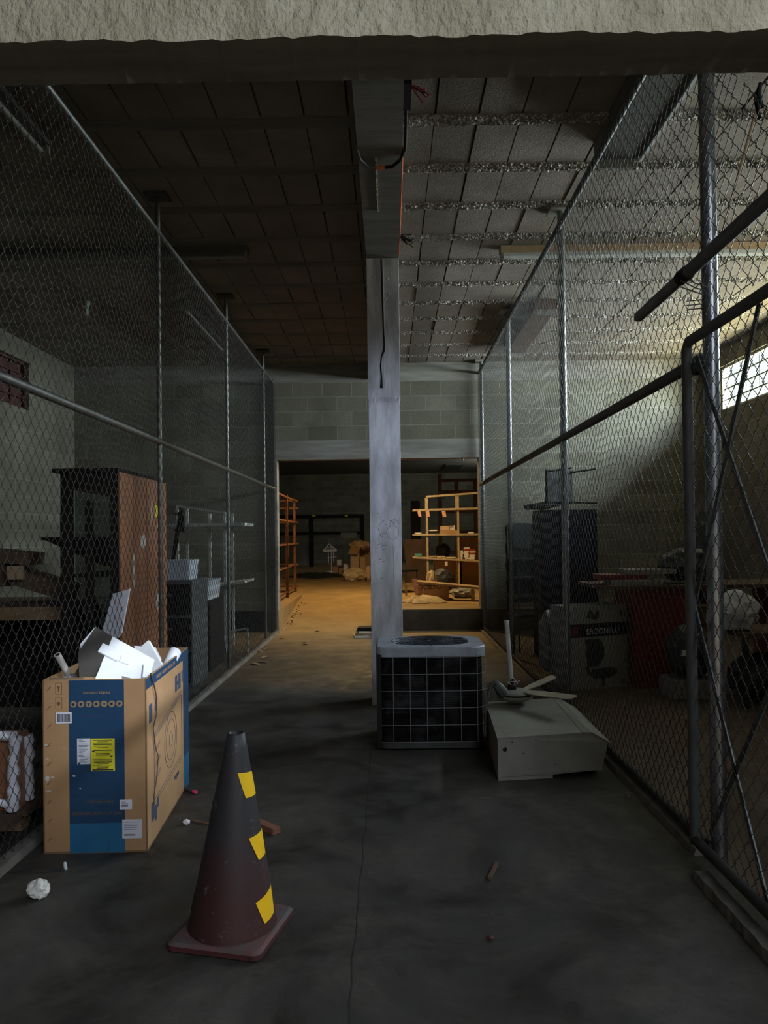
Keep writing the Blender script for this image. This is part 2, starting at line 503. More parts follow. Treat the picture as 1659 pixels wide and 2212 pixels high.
# ------------------------------------------------------------------ the building
ZC, XW, YB, YF = 4.25, 5.0, 11.9, 33.0
XL, XR = -1.79, 1.43            # fence planes
PLAT = 0.34
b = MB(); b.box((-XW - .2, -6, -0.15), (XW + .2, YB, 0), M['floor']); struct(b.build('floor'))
# ramp between the two raised slabs, then the far room's slab
b = MB()
b.add([(XL + .02, YB, 0), (0.12, YB, 0), (0.12, 15.2, PLAT), (XL + .02, 15.2, PLAT), (XL + .02, YB, -.15), (0.12, YB, -.15), (0.12, 15.2, -.15), (XL + .02, 15.2, -.15)],
      [(0, 1, 2, 3), (4, 7, 6, 5), (0, 4, 5, 1), (2, 6, 7, 3), (1, 5, 6, 2), (3, 7, 4, 0)], M['ramp'])
struct(b.build('floor_ramp'))
b = MB()
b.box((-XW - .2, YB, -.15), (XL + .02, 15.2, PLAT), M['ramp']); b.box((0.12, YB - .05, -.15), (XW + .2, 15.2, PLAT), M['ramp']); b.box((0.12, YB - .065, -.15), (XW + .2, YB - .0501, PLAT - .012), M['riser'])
b.box((-XW - .2, 15.2, -.15), (XW + .2, YF, PLAT), M['ramp'])
struct(b.build('floor_platform'))

# ceilings
b = MB()
b.box((-XW - .35, 2.75, ZC + .03), (XW + .35, YF, ZC + .25), M['dark_gap'])
SP = 0.648
ys = [4.94 + SP * k for k in range(-1, 11)] + []
rnd = random.Random(3)
prev = 4.10
xs0 = 0.33 - 0.285 * 20
y = 4.94
edges = []
yy = 4.94 - 2 * SP
while yy < YB:
    edges.append(yy); yy += SP
starts = [3.0] + [e + .065 for e in edges]
ends = [e - .065 for e in edges] + [YB]
for e in edges:
    b.box((-XW, e - .065, ZC - .004), (0 - .0, e + .065, ZC + .05), M['soffit'])
    nx_, ny_ = 460, 11
    gv = [(XW * i / nx_, e - .066 + .132 * j / ny_, ZC + .002 if j in (0, ny_) else ZC - .004 - max(0, rnd.gauss(.003, .007))) for j in range(ny_ + 1) for i in range(nx_ + 1)]
    b.add(gv, [(j * (nx_ + 1) + i, (j + 1) * (nx_ + 1) + i, (j + 1) * (nx_ + 1) + i + 1, j * (nx_ + 1) + i + 1) for j in range(ny_) for i in range(nx_)], M['agg'])
for s0, e0 in zip(starts, ends):
    if e0 - s0 < .05: continue
    k = 0
    x = xs0
    while x < XW:
        a0, a1 = max(x, -XW), min(x + 0.285, XW)
        if a1 - a0 > 0.03:
            j = rnd.uniform(-.004, .004); g = rnd.uniform(.004, .014)
            b.box((a0 + g, s0 + .002, ZC + j), (a1 - .002, e0 - .002, ZC + .05), M['block_pan'])
        x += 0.285
struct(b.build('ceiling'))
b = MB()
b.box((-XW - .2, YB + .2, ZC), (XW + .2, YF, ZC + .029), M['soffit'])
struct(b.build('ceiling_far_room'))

# walls with high window bands
WZ0, WZ1 = 3.31, 3.97
WINS = [(8.0, 11.34), (4.1, 7.5)]


def side_wall(name, sx, wins, mat, ya, yb):
    b = MB()
    x0, x1 = (XW, XW + .16) if sx > 0 else (-XW - .16, -XW)
    b.box((x0, ya, -0.1), (x1, yb, WZ0), mat); b.box((x0, ya, WZ1), (x1, yb, ZC + .05), mat)
    cur = yb
    for (a, c) in sorted(wins, reverse=True):
        b.box((x0, c, WZ0), (x1, cur, WZ1), mat); cur = a
    b.box((x0, ya, WZ0), (x1, cur, WZ1), mat)
    return struct(b.build(name))


side_wall('wall_right', 1, WINS, M['wallY'], 2.75, YB)
LW = [(7.0, 10.4)]
side_wall('wall_left', -1, LW, M['wallY'], 2.75, YB)
OZ = 2.73
OXL, OXR = -1.775, 1.43
b = MB()
T_ = .2
b.box((-XW, YB, 0), (-1.94, YB + T_, 3.03), M['wallX']); b.box((1.55, YB, 0), (XW, YB + T_, 3.03), M['wallX'])
b.box((-XW, YB, 3.03), (XW, YB + T_, 3.96), M['wallX'])
b.box((-XW, YB - .01, 3.96), (XW, YB + T_, ZC + .05), M['lintel'])
b.box((-1.94, YB - .015, OZ), (1.55, YB + T_, 3.03), M['lintel'])
b.box((-1.94, YB - .015, 0), (OXL, YB + T_, OZ), M['lintel']); b.box((OXR, YB - .0, 0), (1.55, YB + T_, OZ), M['lintel'])
struct(b.build('wall_back'))
b = MB()
b.box((-XW - .2, 2.76, -.1), (-1.95, 2.98, ZC + .2), M['wallX']); b.box((1.70, 2.76, -.1), (XW + .2, 2.98, ZC + .2), M['wallX'])
struct(b.build('wall_front'))
b = MB(); b.box((-XW - .16, YB, -.1), (-XW, YF, ZC + .1), M['wallY']); struct(b.build('wall_far_left'))
b = MB(); b.box((XW, YB, -.1), (XW + .16, YF, ZC + .1), M['wallY']); struct(b.build('wall_far_right'))
b = MB(); b.box((-XW - .16, YF, -.1), (XW + .16, YF + .2, ZC + .1), M['wallX']); struct(b.build('wall_far'))

# concrete frame: cross beam, long beam, column
b = MB()
vs = []; nx, nz = 300, 16
YC0, YC1, ZB, ZL = 2.75, 3.01, 3.985, 3.345
r = random.Random(11)
for j in range(nz + 1):
    for i in range(nx + 1):
        x = -XW + 2 * XW * i / nx; z = ZL + (ZC + .04 - ZL) * j / nz
        vs.append((x, YC0 + r.uniform(-.004, .004) + .006 * math.sin(x * 7 + j), z + (r.uniform(-.004, .007) if j == 0 else 0)))
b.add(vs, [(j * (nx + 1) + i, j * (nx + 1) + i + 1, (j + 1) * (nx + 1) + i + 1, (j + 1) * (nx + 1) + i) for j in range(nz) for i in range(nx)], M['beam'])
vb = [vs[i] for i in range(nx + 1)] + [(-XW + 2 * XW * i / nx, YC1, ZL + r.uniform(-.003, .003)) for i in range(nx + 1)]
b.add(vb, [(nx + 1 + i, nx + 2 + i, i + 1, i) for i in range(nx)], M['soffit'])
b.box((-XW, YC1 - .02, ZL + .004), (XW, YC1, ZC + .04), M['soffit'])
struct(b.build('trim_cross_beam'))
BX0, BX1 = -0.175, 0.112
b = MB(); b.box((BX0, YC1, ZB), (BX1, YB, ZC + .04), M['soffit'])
for k in range(18):                                    # bead of squeezed grout along the formwork seam
    yb_ = 4.9 + k * .045
    b.box((-.062 + r.uniform(-.004, .004), yb_, ZB - r.uniform(.004, .009)), (-.052, yb_ + .035, ZB + .01), M['beam'])
struct(b.build('trim_long_beam'))
CY0, CY1 = 6.68, 6.96
b = MB()
b.box((BX0 + .004, CY0 - .012, 0), (BX1 - .004, CY1, 2.72), M['column'])
b.box((BX0, CY0, 2.72), (BX1, CY1, ZB), M['column'])
for k in range(22):
    x = BX0 + .01 + k * .0125
    b.box((x, CY0 - .02 - r.uniform(0, .006), 2.70 + r.uniform(-.02, .004)), (x + r.uniform(.005, .011), CY0, 2.73 + r.uniform(0, .012)), M['column'])
for px_, pz in ((-.11, 3.82), (.01, 3.80), (.02, 3.66), (-.10, 3.63), (-.01, 3.62)):
    b.lathe([(.012, 0), (.008, .006), (0, .006)], M['column'], 10, frame_T((px_, CY0, pz), (1, 0, 0), (0, 0, 1)))
b.box((-.175, CY0 - .008, .0), (BX1, CY1 + .03, .05), M['curb'])
o = b.build('trim_column', bevel=0.006); struct(o)
b = MB()
for (cx_, cz_, R_, a0, a1) in ((.03, 1.53, .055, 0, 2 * PI), (-.02, 1.56, .075, .5, 4.2), (-.045, 1.47, .05, 1, 5.2), (.045, 1.60, .04, .2, 3.6)):
    b.tube([(cx_ + R_ * math.cos(a0 + (a1 - a0) * t / 24) * (1 + .04 * math.sin(t * 2.3)), CY0 - .0125, cz_ + R_ * 1.1 * math.sin(a0 + (a1 - a0) * t / 24)) for t in range(25)], .0016, M['stain'], 4)
b.tube([(.030, CY0 - .0125, 1.42), (.036, CY0 - .0125, 1.30), (.033, CY0 - .0125, 1.15), (.038, CY0 - .0125, .98), (.034, CY0 - .0125, .84)], .0014, M['stain'], 4)
for k in range(9):
    zc_ = (1.42, 1.40, 1.38, 1.30, 1.29, 1.27, 1.60, 1.70, 1.12)[k]; xc_ = -.11 + (k * 37 % 7) * .014
    b.tube([(xc_, CY0 - .0125, zc_), (xc_ + .022, CY0 - .0125, zc_ + .008)], .0022, M['stain'], 4)
mk_ = b.build('trim_column_marks'); mk_['kind'] = 'structure'
# fence kerbs
for nm, xa, xb, ya, yb2, h in (('trim_kerb_right', 1.29, 1.37, 1.2, 3.27, .035), ('trim_kerb_left', -1.83, -1.75, 1.0, YB - .02, .035), ('trim_kerb_aisle', 1.39, 1.47, 3.5, YB - .07, .03)):
    b = MB(); n = 60
    rr = random.Random(nm)
    rows = []
    for i in range(n + 1):
        yk = ya + (yb2 - ya) * i / n
        rows.append([(xa + rr.uniform(-.003, .003), yk, 0), (xa + .012 + rr.uniform(-.004, .004), yk, h + rr.uniform(-.002, .002)), (xb - .012, yk, h + rr.uniform(-.002, .002)), (xb, yk, 0)])
    vs = [p for q in rows for p in q]
    fs = [(i * 4 + k, i * 4 + k + 1, i * 4 + 4 + k + 1, i * 4 + 4 + k) for i in range(n) for k in range(3)] + [(3, 2, 1, 0), (n * 4, n * 4 + 1, n * 4 + 2, n * 4 + 3)]
    b.add(vs, fs, M['curb']); struct(b.build(nm))


# windows: frame with bars and panes in each opening of the right wall
def window(name, ya, yb, sx, dark=False):
    root = bpy.data.objects.new(name, None); COL.objects.link(root); root['kind'] = 'structure'
    xm = sx * (XW + .08)
    fm = M['maroon'] if dark else M['window_paint']
    b = MB()
    t = .035
    b.box((xm - t, ya, WZ0), (xm + t, yb, WZ0 + t), fm); b.box((xm - t, ya, WZ1 - t), (xm + t, yb, WZ1), fm)
    b.box((xm - t, ya, WZ0), (xm + t, ya + t, WZ1), fm); b.box((xm - t, yb - t, WZ0), (xm + t, yb, WZ1), fm)
    b.build('window_frame', root)
    b = MB()
    for k in range(1, 4):
        z = WZ0 + (WZ1 - WZ0) * k / 4
        b.box((xm - .012, ya, z - .008), (xm + .012, yb, z + .008), M['dark_steel'] if not dark else M['maroon'])
    n = int((yb - ya) / .36)
    for k in range(1, n):
        yk = ya + (yb - ya) * k / n
        w = .008 if k % 3 else .016
        b.box((xm - .012, yk - w / 2, WZ0), (xm + .012, yk + w / 2, WZ1), M['dark_steel'] if not dark else M['maroon'])
    b.build('window_bars', root)
    b = MB(); b.box((xm + sx * .02, ya + .02, WZ0 + .02), (xm + sx * .024, yb - .02, WZ1 - .02), M['glass'] if not dark else M['maroon'])
    b.build('window_pane', root)


for k, (a, c) in enumerate(WINS[:1] + WINS[1:]):
    window('window_%d' % (k + 1), a, c, 1)
window('window_4', LW[0][0], LW[0][1], -1, True)


# ------------------------------------------------------------------ chain link
def chain_mesh(name, X, ya, yb, za, zb, mat, parent, w=.083, h=.096, r=.0019, cut=None):
    """woven diamond mesh: one flattened spiral wire per half diamond"""
    c = w / 2; t = r * 1.3; e = r * 1.1
    verts = []; faces = []
    n = int((yb - ya) / c); m = int((zb - za) / (h / 2))
    for i in range(n):
        y0 = ya + i * c
        pts = []
        for j in range(m + 1):
            z = za + j * h / 2
            right = (j % 2 == (i % 2))
            yk = y0 + c + e if right else y0 - e
            s_ = 1 if right else -1
            if cut and cut(yk, z): 
                pts.append(None); continue
            pts.append(Vector((X - t * s_, yk, z - .004))); pts.append(Vector((X + t * s_, yk, z + .004)))
        run = []
        for p in pts + [None]:
            if p is None:
                if len(run) > 2:
                    o = len(verts)
                    for k, q in enumerate(run):
                        d = (run[min(k + 1, len(run) - 1)] - run[max(k - 1, 0)]).normalized()
                        u = Vector((1, 0, 0)); u = (u - d * d.dot(u)).normalized(); v_ = d.cross(u)
                        verts += [tuple(q + u * r), tuple(q + v_ * r), tuple(q - u * r), tuple(q - v_ * r)]
                    for k in range(len(run) - 1):
                        for q in range(4):
                            faces.append((o + k * 4 + q, o + k * 4 + (q + 1) % 4, o + k * 4 + 4 + (q + 1) % 4, o + k * 4 + 4 + q))
                run = []
            else:
                run.append(p)
    me = bpy.data.meshes.new(name); me.from_pydata(verts, [], faces); me.materials.append(mat)
    me.polygons.foreach_set('use_smooth', [True] * len(faces)); me.update()
    o = bpy.data.objects.new(name, me); COL.objects.link(o)
    o.parent = parent; o.matrix_parent_inverse = world_of(parent).inverted()
    return o


# right fence
ZTR, ZMR = 4.07, 2.30
fr = thing('chain_link_fence', 'tall chain link fence along the right side of the aisle with galvanised posts', 'fence', (XR, 7.5, 0))
RP = [3.43, 6.32, 9.15, 11.80]
for k, yk in enumerate(RP):
    rr_ = .036 if k == 0 else .03
    b = MB(); b.tube([(XR + .05, yk, 0.0), (XR + .05, yk, ZC - .002)], rr_, M['galv'], 16)
    b.build('post', fr)
    if k:
        b = MB(); b.box((XR - .05, yk - .09, ZC - .03), (XR + .15, yk + .09, ZC - .007), M['off_white']); b.build('ceiling_plate', fr)
b = MB(); b.tube([(XR + .02, YC1, ZTR), (XR + .02, YB - .02, ZTR)], .024, M['dark_steel'], 12); b.build('top_rail', fr)
b = MB(); b.tube([(XR + .03, 3.5, ZMR), (XR + .03, YB - .02, ZMR)], .03, M['dark_steel'], 12)
b.build('middle_rail', fr)
b = MB(); b.tube([(XR + .02, 3.5, .06), (XR + .02, YB - .09, .06)], .02, M['dark_steel'], 10); b.build('bottom_rail', fr)
chain_mesh('chain_mesh', XR, 3.50, YB - .03, .05, ZMR, M['wire'], fr)
chain_mesh('chain_mesh', XR, 3.48, YB - .03, ZMR + .02, ZTR, M['wire'], fr)
chain_mesh('chain_mesh', XR, YC1 + .02, 3.47, 2.43, ZTR, M['wire'], fr)
chain_mesh('chain_mesh', XR + .0, 2.3, YC1, 2.46, ZL, M['wire'], fr, cut=lambda y_, z_: z_ > 1.5 + .602 * y_)

# gate, standing closed in line with the fence
XG = 1.385
gate = thing('chain_link_gate', 'dark framed chain link gate with crossed braces in front of the thick galvanised post', 'gate', (XG, 2.6, 0))
GY1, GY0, GZ = 3.47, 1.35, 2.375
b = MB()
b.tube([(XG, GY1, .07), (XG, GY1, GZ - .03), (XG, GY1 - .03, GZ), (XG, GY0, GZ)], .024, M['grey_steel'], 12)
b.tube([(XG, GY1, .09), (XG, GY0, .09)], .024, M['dark_steel'], 12)
b.tube([(XG, GY0, .09), (XG, GY0, GZ)], .024, M['grey_steel'], 12)
b.build('gate_frame', gate)
for (p0, p1) in (((1640, 655), (1502, 1300)), ((1505, 770), (1668, 1255)), ((1497, 1295), (1662, 1965)), ((1668, 1480), (1535, 1800))):
    a_ = atx(*p0, XG + .02); c_ = atx(*p1, XG + .02)
    b = MB(); b.bar(a_, c_, .028, .006, M['grey_steel'], (1, 0, 0)); b.build('brace', gate)
chain_mesh('chain_mesh', XG + .01, GY0 + .02, GY1 - .01, .10, GZ - .01, M['wire'], gate, w=.086, h=.098, r=.002)
b = MB(); b.tube([(XG + .02, GY1 + .0, GZ - .12), (XG + .09, GY1 - .02, GZ - .12)], .03, M['black'], 10); b.build('hinge', gate)

# loose pipe lashed across the thick post
pa = atx(1374, 690, 1.345); pb = Vector((1.345, 1.6, 2.68))
b = MB(); b.tube([pa, pa + (pb - pa).normalized() * .05, pb], [.012, .028, .028], M['grey_steel'], 14)
o = b.build('steel_pipe'); tag(o, 'loose dark steel pipe lashed level across the thick galvanised post above the gate', 'pipe')
b = MB()
q = pa + (pb - pa) * ((pa.y - 3.38) / (pa.y - pb.y))
b.tube([q + Vector((0, .04, 0)), q - Vector((0, .04, 0))], .033, M['black'], 14); b.build('sleeve', o)
b = MB()
for k in range(3):
    zq = q.z - .01 - k * .02
    b.tube([(1.32, 3.34 + k * .02, zq), (1.40, 3.40, zq - .02), (1.52, 3.42, zq - .05), (1.53, 3.50, zq - .06), (1.40, 3.50, zq - .07)], .003, M['galv'], 6)
b.build('tie_wire', o)
# slim stick caught in the mesh above
a_, c_ = atx(1556, 520, 1.50), atx(1640, 215, 1.52)
b = MB(); b.tube([a_, c_], .006, M['pale_wood'], 8); tag(b.build('thin_rod'), 'thin pale rod leaning behind the mesh above the loose steel pipe', 'rod')
b = MB(); k0 = atx(1640, 205, 1.47)
b.tube([k0 + Vector((0, -.02, -.06)), k0, k0 + Vector((.01, .01, .05)), k0 + Vector((0, .03, .0)), k0 + Vector((0, .0, -.09))], .008, M['black'], 8)
tag(b.build('cable_tie'), 'black tie knotted on the mesh near the upper right corner', 'tie')

# left fence
ZTL, ZML = 3.94, 2.27
fl = thing('chain_link_fence', 'tall chain link fence along the left side of the aisle with thin posts', 'fence', (XL, 6.5, 0))
for yk in (5.95, 8.45, 10.95):
    b = MB(); b.tube([(XL - .03, yk, 0), (XL - .03, yk, ZC - .002)], .020, M['dark_galv'], 14); b.build('post', fl)
    b = MB(); b.box((XL - .12, yk - .08, ZC - .025), (XL + .06, yk + .08, ZC - .007), M['dark_steel']); b.build('ceiling_plate', fl)
b = MB(); b.box((XL - .10, YB - .07, 0), (XL - .02, YB - .017, 4.0), M['dark_steel']); b.build('end_post', fl)
b = MB(); b.tube([(XL - .02, YC1, ZTL), (XL - .02, YB - .03, ZTL)], .02, M['dark_galv'], 12); b.build('top_rail', fl)
b = MB(); b.tube([(XL - .02, 1.0, ZML), (XL - .02, YB - .03, ZML)], .024, M['dark_galv'], 12); b.build('middle_rail', fl)
chain_mesh('chain_mesh', XL, 2.5, YB - .03, .03, ZML, M['wire_pale'], fl)
chain_mesh('chain_mesh', XL, YC1 + .02, YB - .03, ZML + .01, ZTL, M['wire'], fl)

# ------------------------------------------------------------------ ceiling fittings
GF = 'bare fluorescent fittings on the ceiling'


def fitting(label, a, c, w=.13, wood=False, tubes=2, drop=.06, body=None, tm=None):
    a = Vector(a); c = Vector(c); d = (c - a).normalized(); s_ = Vector((0, 0, 1)).cross(d)
    root = thing('fluorescent_fitting', label, 'light fitting', (a + c) / 2, GF)
    b = MB(); b.bar(a + Vector((0, 0, -drop / 2 + .002)), c + Vector((0, 0, -drop / 2 + .002)), w, drop, body or M['off_white']); b.build('housing', root)
    if wood:
        b = MB(); b.bar(a - s_ * w * .54 + Vector((0, 0, -drop / 2 - .01)), c - s_ * w * .54 + Vector((0, 0, -drop / 2 - .01)), .012, drop * 1.1, M['pale_wood']); b.build('edge_strip', root)
    for k in range(tubes):
        off = s_ * (k - (tubes - 1) / 2) * w * .5
        z = Vector((0, 0, -drop - .035))
        b = MB(); b.tube([a + d * .04 + off + z, c - d * .04 + off + z], .018, tm or M['tube'], 12); b.build('tube', root)
    for e in (a + d * .02, c - d * .02):
        b = MB(); b.bar(e - s_ * w * .42 + Vector((0, 0, -drop - .03)), e + s_ * w * .42 + Vector((0, 0, -drop - .03)), .02, .06, M['off_white'], (0, 0, 1)); b.build('end_cap', root)
    return root


p = atz(1080, 560, 4.14)
fitting('long fluorescent fitting crossing behind the right fence, with a pale tube', (p.x, p.y, ZC), (3.9, p.y + .0, ZC), .13, True, 1)
fitting('wide fluorescent fitting with dark underside, at the top right by the cross beam', (1.62, 4.12, ZC), (1.62, 5.25, ZC), .30, False, 0, .14, M['dim_paint'])
b = MB(); b.box((1.78, 4.12, ZC - .15), (1.80, 5.25, ZC - .01), M['tube']); ob = b.build('white_side_rim', bpy.data.objects['fluorescent_fitting.001'])
fitting('brown-bodied fluorescent fitting far along the right fence top', (1.86, 8.75, ZC), (1.86, 10.9, ZC), .26, False, 0, .12, M['wood_old'])
fitting('fluorescent fitting at the top left beside the cross beam', (-2.34, 4.12, ZC), (-2.34, 5.1, ZC), .12, False, 1, body=M['dim_paint'], tm=M['dim_tube'])
fitting('fluorescent fitting far along the left fence top', (-2.33, 8.6, ZC), (-2.33, 10.6, ZC), .12, False, 1, body=M['dim_paint'], tm=M['dim_tube'])
fitting('fluorescent fitting crossing the dark left ceiling', (-3.9, 7.05, ZC), (-1.30, 7.05, ZC), .10, False, 1, body=M['dim_paint'], tm=M['dim_tube'])
p = atz(186, 650, ZC)
root = thing('lamp_holder', 'pale bare lamp holder hanging from the left ceiling', 'lamp holder', (p.x, p.y, ZC))
b = MB(); b.lathe([(0, 0), (.06, -.006), (.06, -.02), (.03, -.045), (.028, -.09), (.0, -.09)], M['off_white'], 20, Matrix.Translation((p.x, p.y, ZC - .006))); b.build('rose', root)
b = MB(); b.lathe([(.022, -.09), (.026, -.12), (.026, -.17), (0, -.17)], M['off_white'], 16, Matrix.Translation((p.x, p.y, ZC))); b.build('socket', root)
p = atz(1000, 997, 4.0)
b = MB(); b.lathe([(0, 0), (.05, -.03), (.07, -.1), (.03, -.2), (0, -.22)], M['tube'], 16, Matrix.Translation((p.x, p.y, ZC - .0))); tag(b.build('light_bulb'), 'small pale bulb on the far room ceiling just below the lintel', 'bulb')
p = atz(977, 1009, ZC)
b = MB(); b.box((p.x - .35, p.y - 1.2, ZC - .03), (p.x + .35, p.y + 1.2, ZC), M['dark_steel']); tag(b.build('ceiling_vent'), 'dark rectangular vent on the far room ceiling', 'vent')

# wiring at the beam
root = thing('junction_conduit', 'black and orange electrical conduit looping under the long beam', 'conduit', (0, 5, ZB))
a_ = Vector((BX1 + .02, 4.20, 4.12))
b = MB(); b.box((BX1, 4.16, 4.02), (BX1 + .045, 4.42, 4.20), M['black']); b.build('junction_box', root)
yl = 4.95
loop = [(BX1 + .02, 4.42, 4.06), (BX1 + .022, 4.6, 4.03), (BX1 + .02, yl - .15, 3.99), (BX1 - .01, yl - .05, 3.968), (.05, yl + .03, 3.965), (0.0, yl + .04, 3.965)]
b = MB(); b.tube(loop, .011, M['black'], 10); b.build('conduit', root)
b = MB(); b.tube([(0.0, yl + .04, 3.965), (-.055, yl + .04, 3.965)], .0125, M['orange'], 10); b.build('coupling', root); b = MB(); b.tube([(BX1 + .02, 4.36, 4.07), (BX1 + .02, 4.43, 4.06)], .014, M['orange'], 10); b.build('coupling', root)
b = MB(); b.tube([(-.055, yl + .04, 3.965), (-.11, yl + .03, 3.966), (-.16, yl - .06, 3.972), (BX0 - .012, yl - .2, 4.0), (BX0 - .012, yl - .3, 4.08)], .009, M['grey_steel'], 10); b.build('conduit', root)
b = MB(); b.tube([(BX1 + .006, 4.8, 4.0), (BX1 + .006, 6.3, 3.998), (BX1 + .006, 6.6, 3.992)], .005, M['orange'], 6); tag(b.build('orange_wire'), 'orange wire running along the right edge of the long beam', 'wire')


def wire_tuft(label, c, n, seed, mats):
    r = random.Random(seed); b = MB()
    for k in range(n):
        e = Vector((r.uniform(.04, .12), r.uniform(-.05, .05), r.uniform(-.09, .03)))
        b.tube([c, c + e * .4 + Vector((0, 0, r.uniform(-.02, .02))), c + e * .8 + Vector((0, 0, r.uniform(-.03, .01))), c + e], .004, r.choice(mats), 5)
    tag(b.build('wire_ends'), label, 'wires')


wire_tuft('cut red wire ends poking out beside the black junction box', Vector((BX1 + .04, 4.30, 4.10)), 7, 1, [M['redwire'], M['black']])
wire_tuft('cut red and black wire ends poking out above the column top', Vector((BX1 + .005, 6.3, 4.03)), 9, 2, [M['redwire'], M['black']])
pts = [aty(*q_, CY0 - .016) for q_ in ((823, 560), (825, 600), (826, 650), (828, 700), (830, 745), (829, 758), (824, 770), (822, 790), (824, 815), (824, 838))]
b = MB(); b.tube(pts, [.008] * 4 + [.008, .012, .007, .007, .008, .014], M['black'], 8)
tag(b.build('hanging_cable'), 'black cable hanging down the upper front of the column', 'cable')
pts = [aty(*q_, CY0 - .012) for q_ in ((827, 560), (829, 650), (831, 745), (829, 790), (832, 840))]
b = MB(); b.tube(pts, .003, M['label_white'], 6); tag(b.build('thin_wire'), 'thin pale wire beside the black cable on the column', 'wire')

# ------------------------------------------------------------------ traffic cone
cc = Vector((-.615, 2.87, 0))
cone = thing('traffic_cone', 'tall sooty traffic cone with three yellow tape patches', 'cone', cc)
RC = Matrix.Translation(cc) @ Matrix.Rotation(math.radians(-13), 4, 'Z')
LEAN = Matrix.Translation(cc) @ Matrix.Rotation(math.radians(1.4), 4, 'Y')
s2 = .183
b = MB()


def rsq(s, r_, z, n=6):
    o_ = []
    for cxs, cys, a0 in ((1, 1, 0), (-1, 1, 90), (-1, -1, 180), (1, -1, 270)):
        for k in range(n + 1):
            t = math.radians(a0 + 90 * k / n)
            o_.append((cxs * (s - r_) + r_ * math.cos(t), cys * (s - r_) + r_ * math.sin(t), z))
    return o_


def ringloft(b, rings, mat, T=None, cap=(True, True)):
    n = len(rings[0]); vs = [p for q in rings for p in q]
    fs = [(i * n + k, i * n + (k + 1) % n, (i + 1) * n + (k + 1) % n, (i + 1) * n + k) for i in range(len(rings) - 1) for k in range(n)]
    if cap[0]: fs.append(tuple(range(n - 1, -1, -1)))
    if cap[1]: fs.append(tuple((len(rings) - 1) * n + k for k in range(n)))
    b.add(vs, fs, mat, False, T)


ringloft(b, [rsq(s2 - .01, .03, 0), rsq(s2, .03, .006), rsq(s2, .03, .024)], M['red_rubber'], RC, (True, False))
ringloft(b, [rsq(s2, .03, .024), rsq(s2 - .012, .03, .034), rsq(s2 - .03, .03, .036)], M['cone_base'], RC, (False, True))
b.build('base', cone)
b = MB()
HC = .755
prof = [(.168, .030), (.166, .045), (.160, .07)] + [(.160 + (.034 - .160) * t / 12, .07 + (HC - .07) * t / 12) for t in range(1, 13)] + [(.030, HC + .003), (.024, HC), (.022, HC - .1)]
b.lathe(prof, M['cone'], 48, LEAN)
b.build('body', cone)


def cone_r(z): return .160 + (.034 - .160) * (z - .07) / (HC - .07)


def patch(quad, name='tape_patch'):
    """quad given as (angle deg, height) corners, wrapped on the cone"""
    b = MB(); n = 8; vs = []
    for j in range(n + 1):
        for i in range(n + 1):
            u, v = i / n, j / n
            a = (quad[0][0] * (1 - u) + quad[1][0] * u) * (1 - v) + (quad[3][0] * (1 - u) + quad[2][0] * u) * v
            z = (quad[0][1] * (1 - u) + quad[1][1] * u) * (1 - v) + (quad[3][1] * (1 - u) + quad[2][1] * u) * v
            r_ = cone_r(z) + .0022
            vs.append((r_ * math.cos(math.radians(a)), r_ * math.sin(math.radians(a)), z))
    fs = [(j * (n + 1) + i, j * (n + 1) + i + 1, (j + 1) * (n + 1) + i + 1, (j + 1) * (n + 1) + i) for j in range(n) for i in range(n)]
    b.add(vs, fs, M['tape'], True, LEAN); return b.build(name, cone)


patch([(-70, .621), (4, .612), (7, .525), (-47, .527)])
patch([(-48, .385), (6, .392), (0, .303), (-29, .298)])
patch([(-45, .160), (0, .182), (-6, .088), (-33, .076)])
patch([(176, .50), (184, .50), (184, .42), (176, .42)])
patch([(178, .15), (188, .15), (188, .08), (178, .08)])

# ------------------------------------------------------------------ air-conditioner carton
FL, FR_, BR_ = Vector((-1.672, 3.591, 0)), Vector((-1.178, 3.603, 0)), Vector((-1.250, 4.62, 0))
ux = (FR_ - FL).normalized(); uy = (BR_ - FR_).normalized(); BL_ = FL + (BR_ - FR_)
W1 = (FR_ - FL).length; D1 = (BR_ - FR_).length; H1 = .83
carton = thing('cardboard_box', 'tall open air conditioner carton printed blue, standing upside down by the left fence', 'cardboard box', (FL + BR_) / 2)
Z = Vector((0, 0, 1))
th = .007


def wall_panel(p0, p1, inn, name, h0=H1, h1=H1, mat=None):
    b = MB(); n = inn * th
    b.hexa([p0, p1, p1 + n, p0 + n], [p0 + Z * h0, p1 + Z * h1, p1 + n + Z * h1, p0 + n + Z * h0], mat or M['carton'])
    return b.build(name, carton)


wall_panel(FL, FR_, uy, 'front_panel')
wall_panel(FR_, BR_, -ux, 'side_panel')
wall_panel(BL_, BR_, -uy, 'back_panel')
wall_panel(FL, BL_, ux, 'left_panel')
b = MB(); b.hexa([FL, FR_, BR_, BL_], [p_ + Z * .01 for p_ in (FL, FR_, BR_, BL_)], M['carton']); b.build('bottom_panel', carton)
# folded-in flap and torn inner flap
b = MB(); b.hexa([FL + ux * .02 + uy * .01 + Z * .60, FR_ - ux * .03 + uy * .01 + Z * .60, FR_ - ux * .03 + uy * .016 + Z * .60, FL + ux * .02 + uy * .016 + Z * .60],
                 [FL + ux * .02 + uy * .03 + Z * (H1 + .004), FL + ux * .18 + uy * .03 + Z * (H1 + .004), FL + ux * .18 + uy * .036 + Z * (H1 + .004), FL + ux * .02 + uy * .036 + Z * (H1 + .004)], M['carton_in']); b.build('inner_flap', carton)


def on_front(u, z, off=.0006): return FL + ux * u + Z * z - uy * off
def on_side(v, z, off=.0006): return FR_ + uy * v + Z * z + ux * off


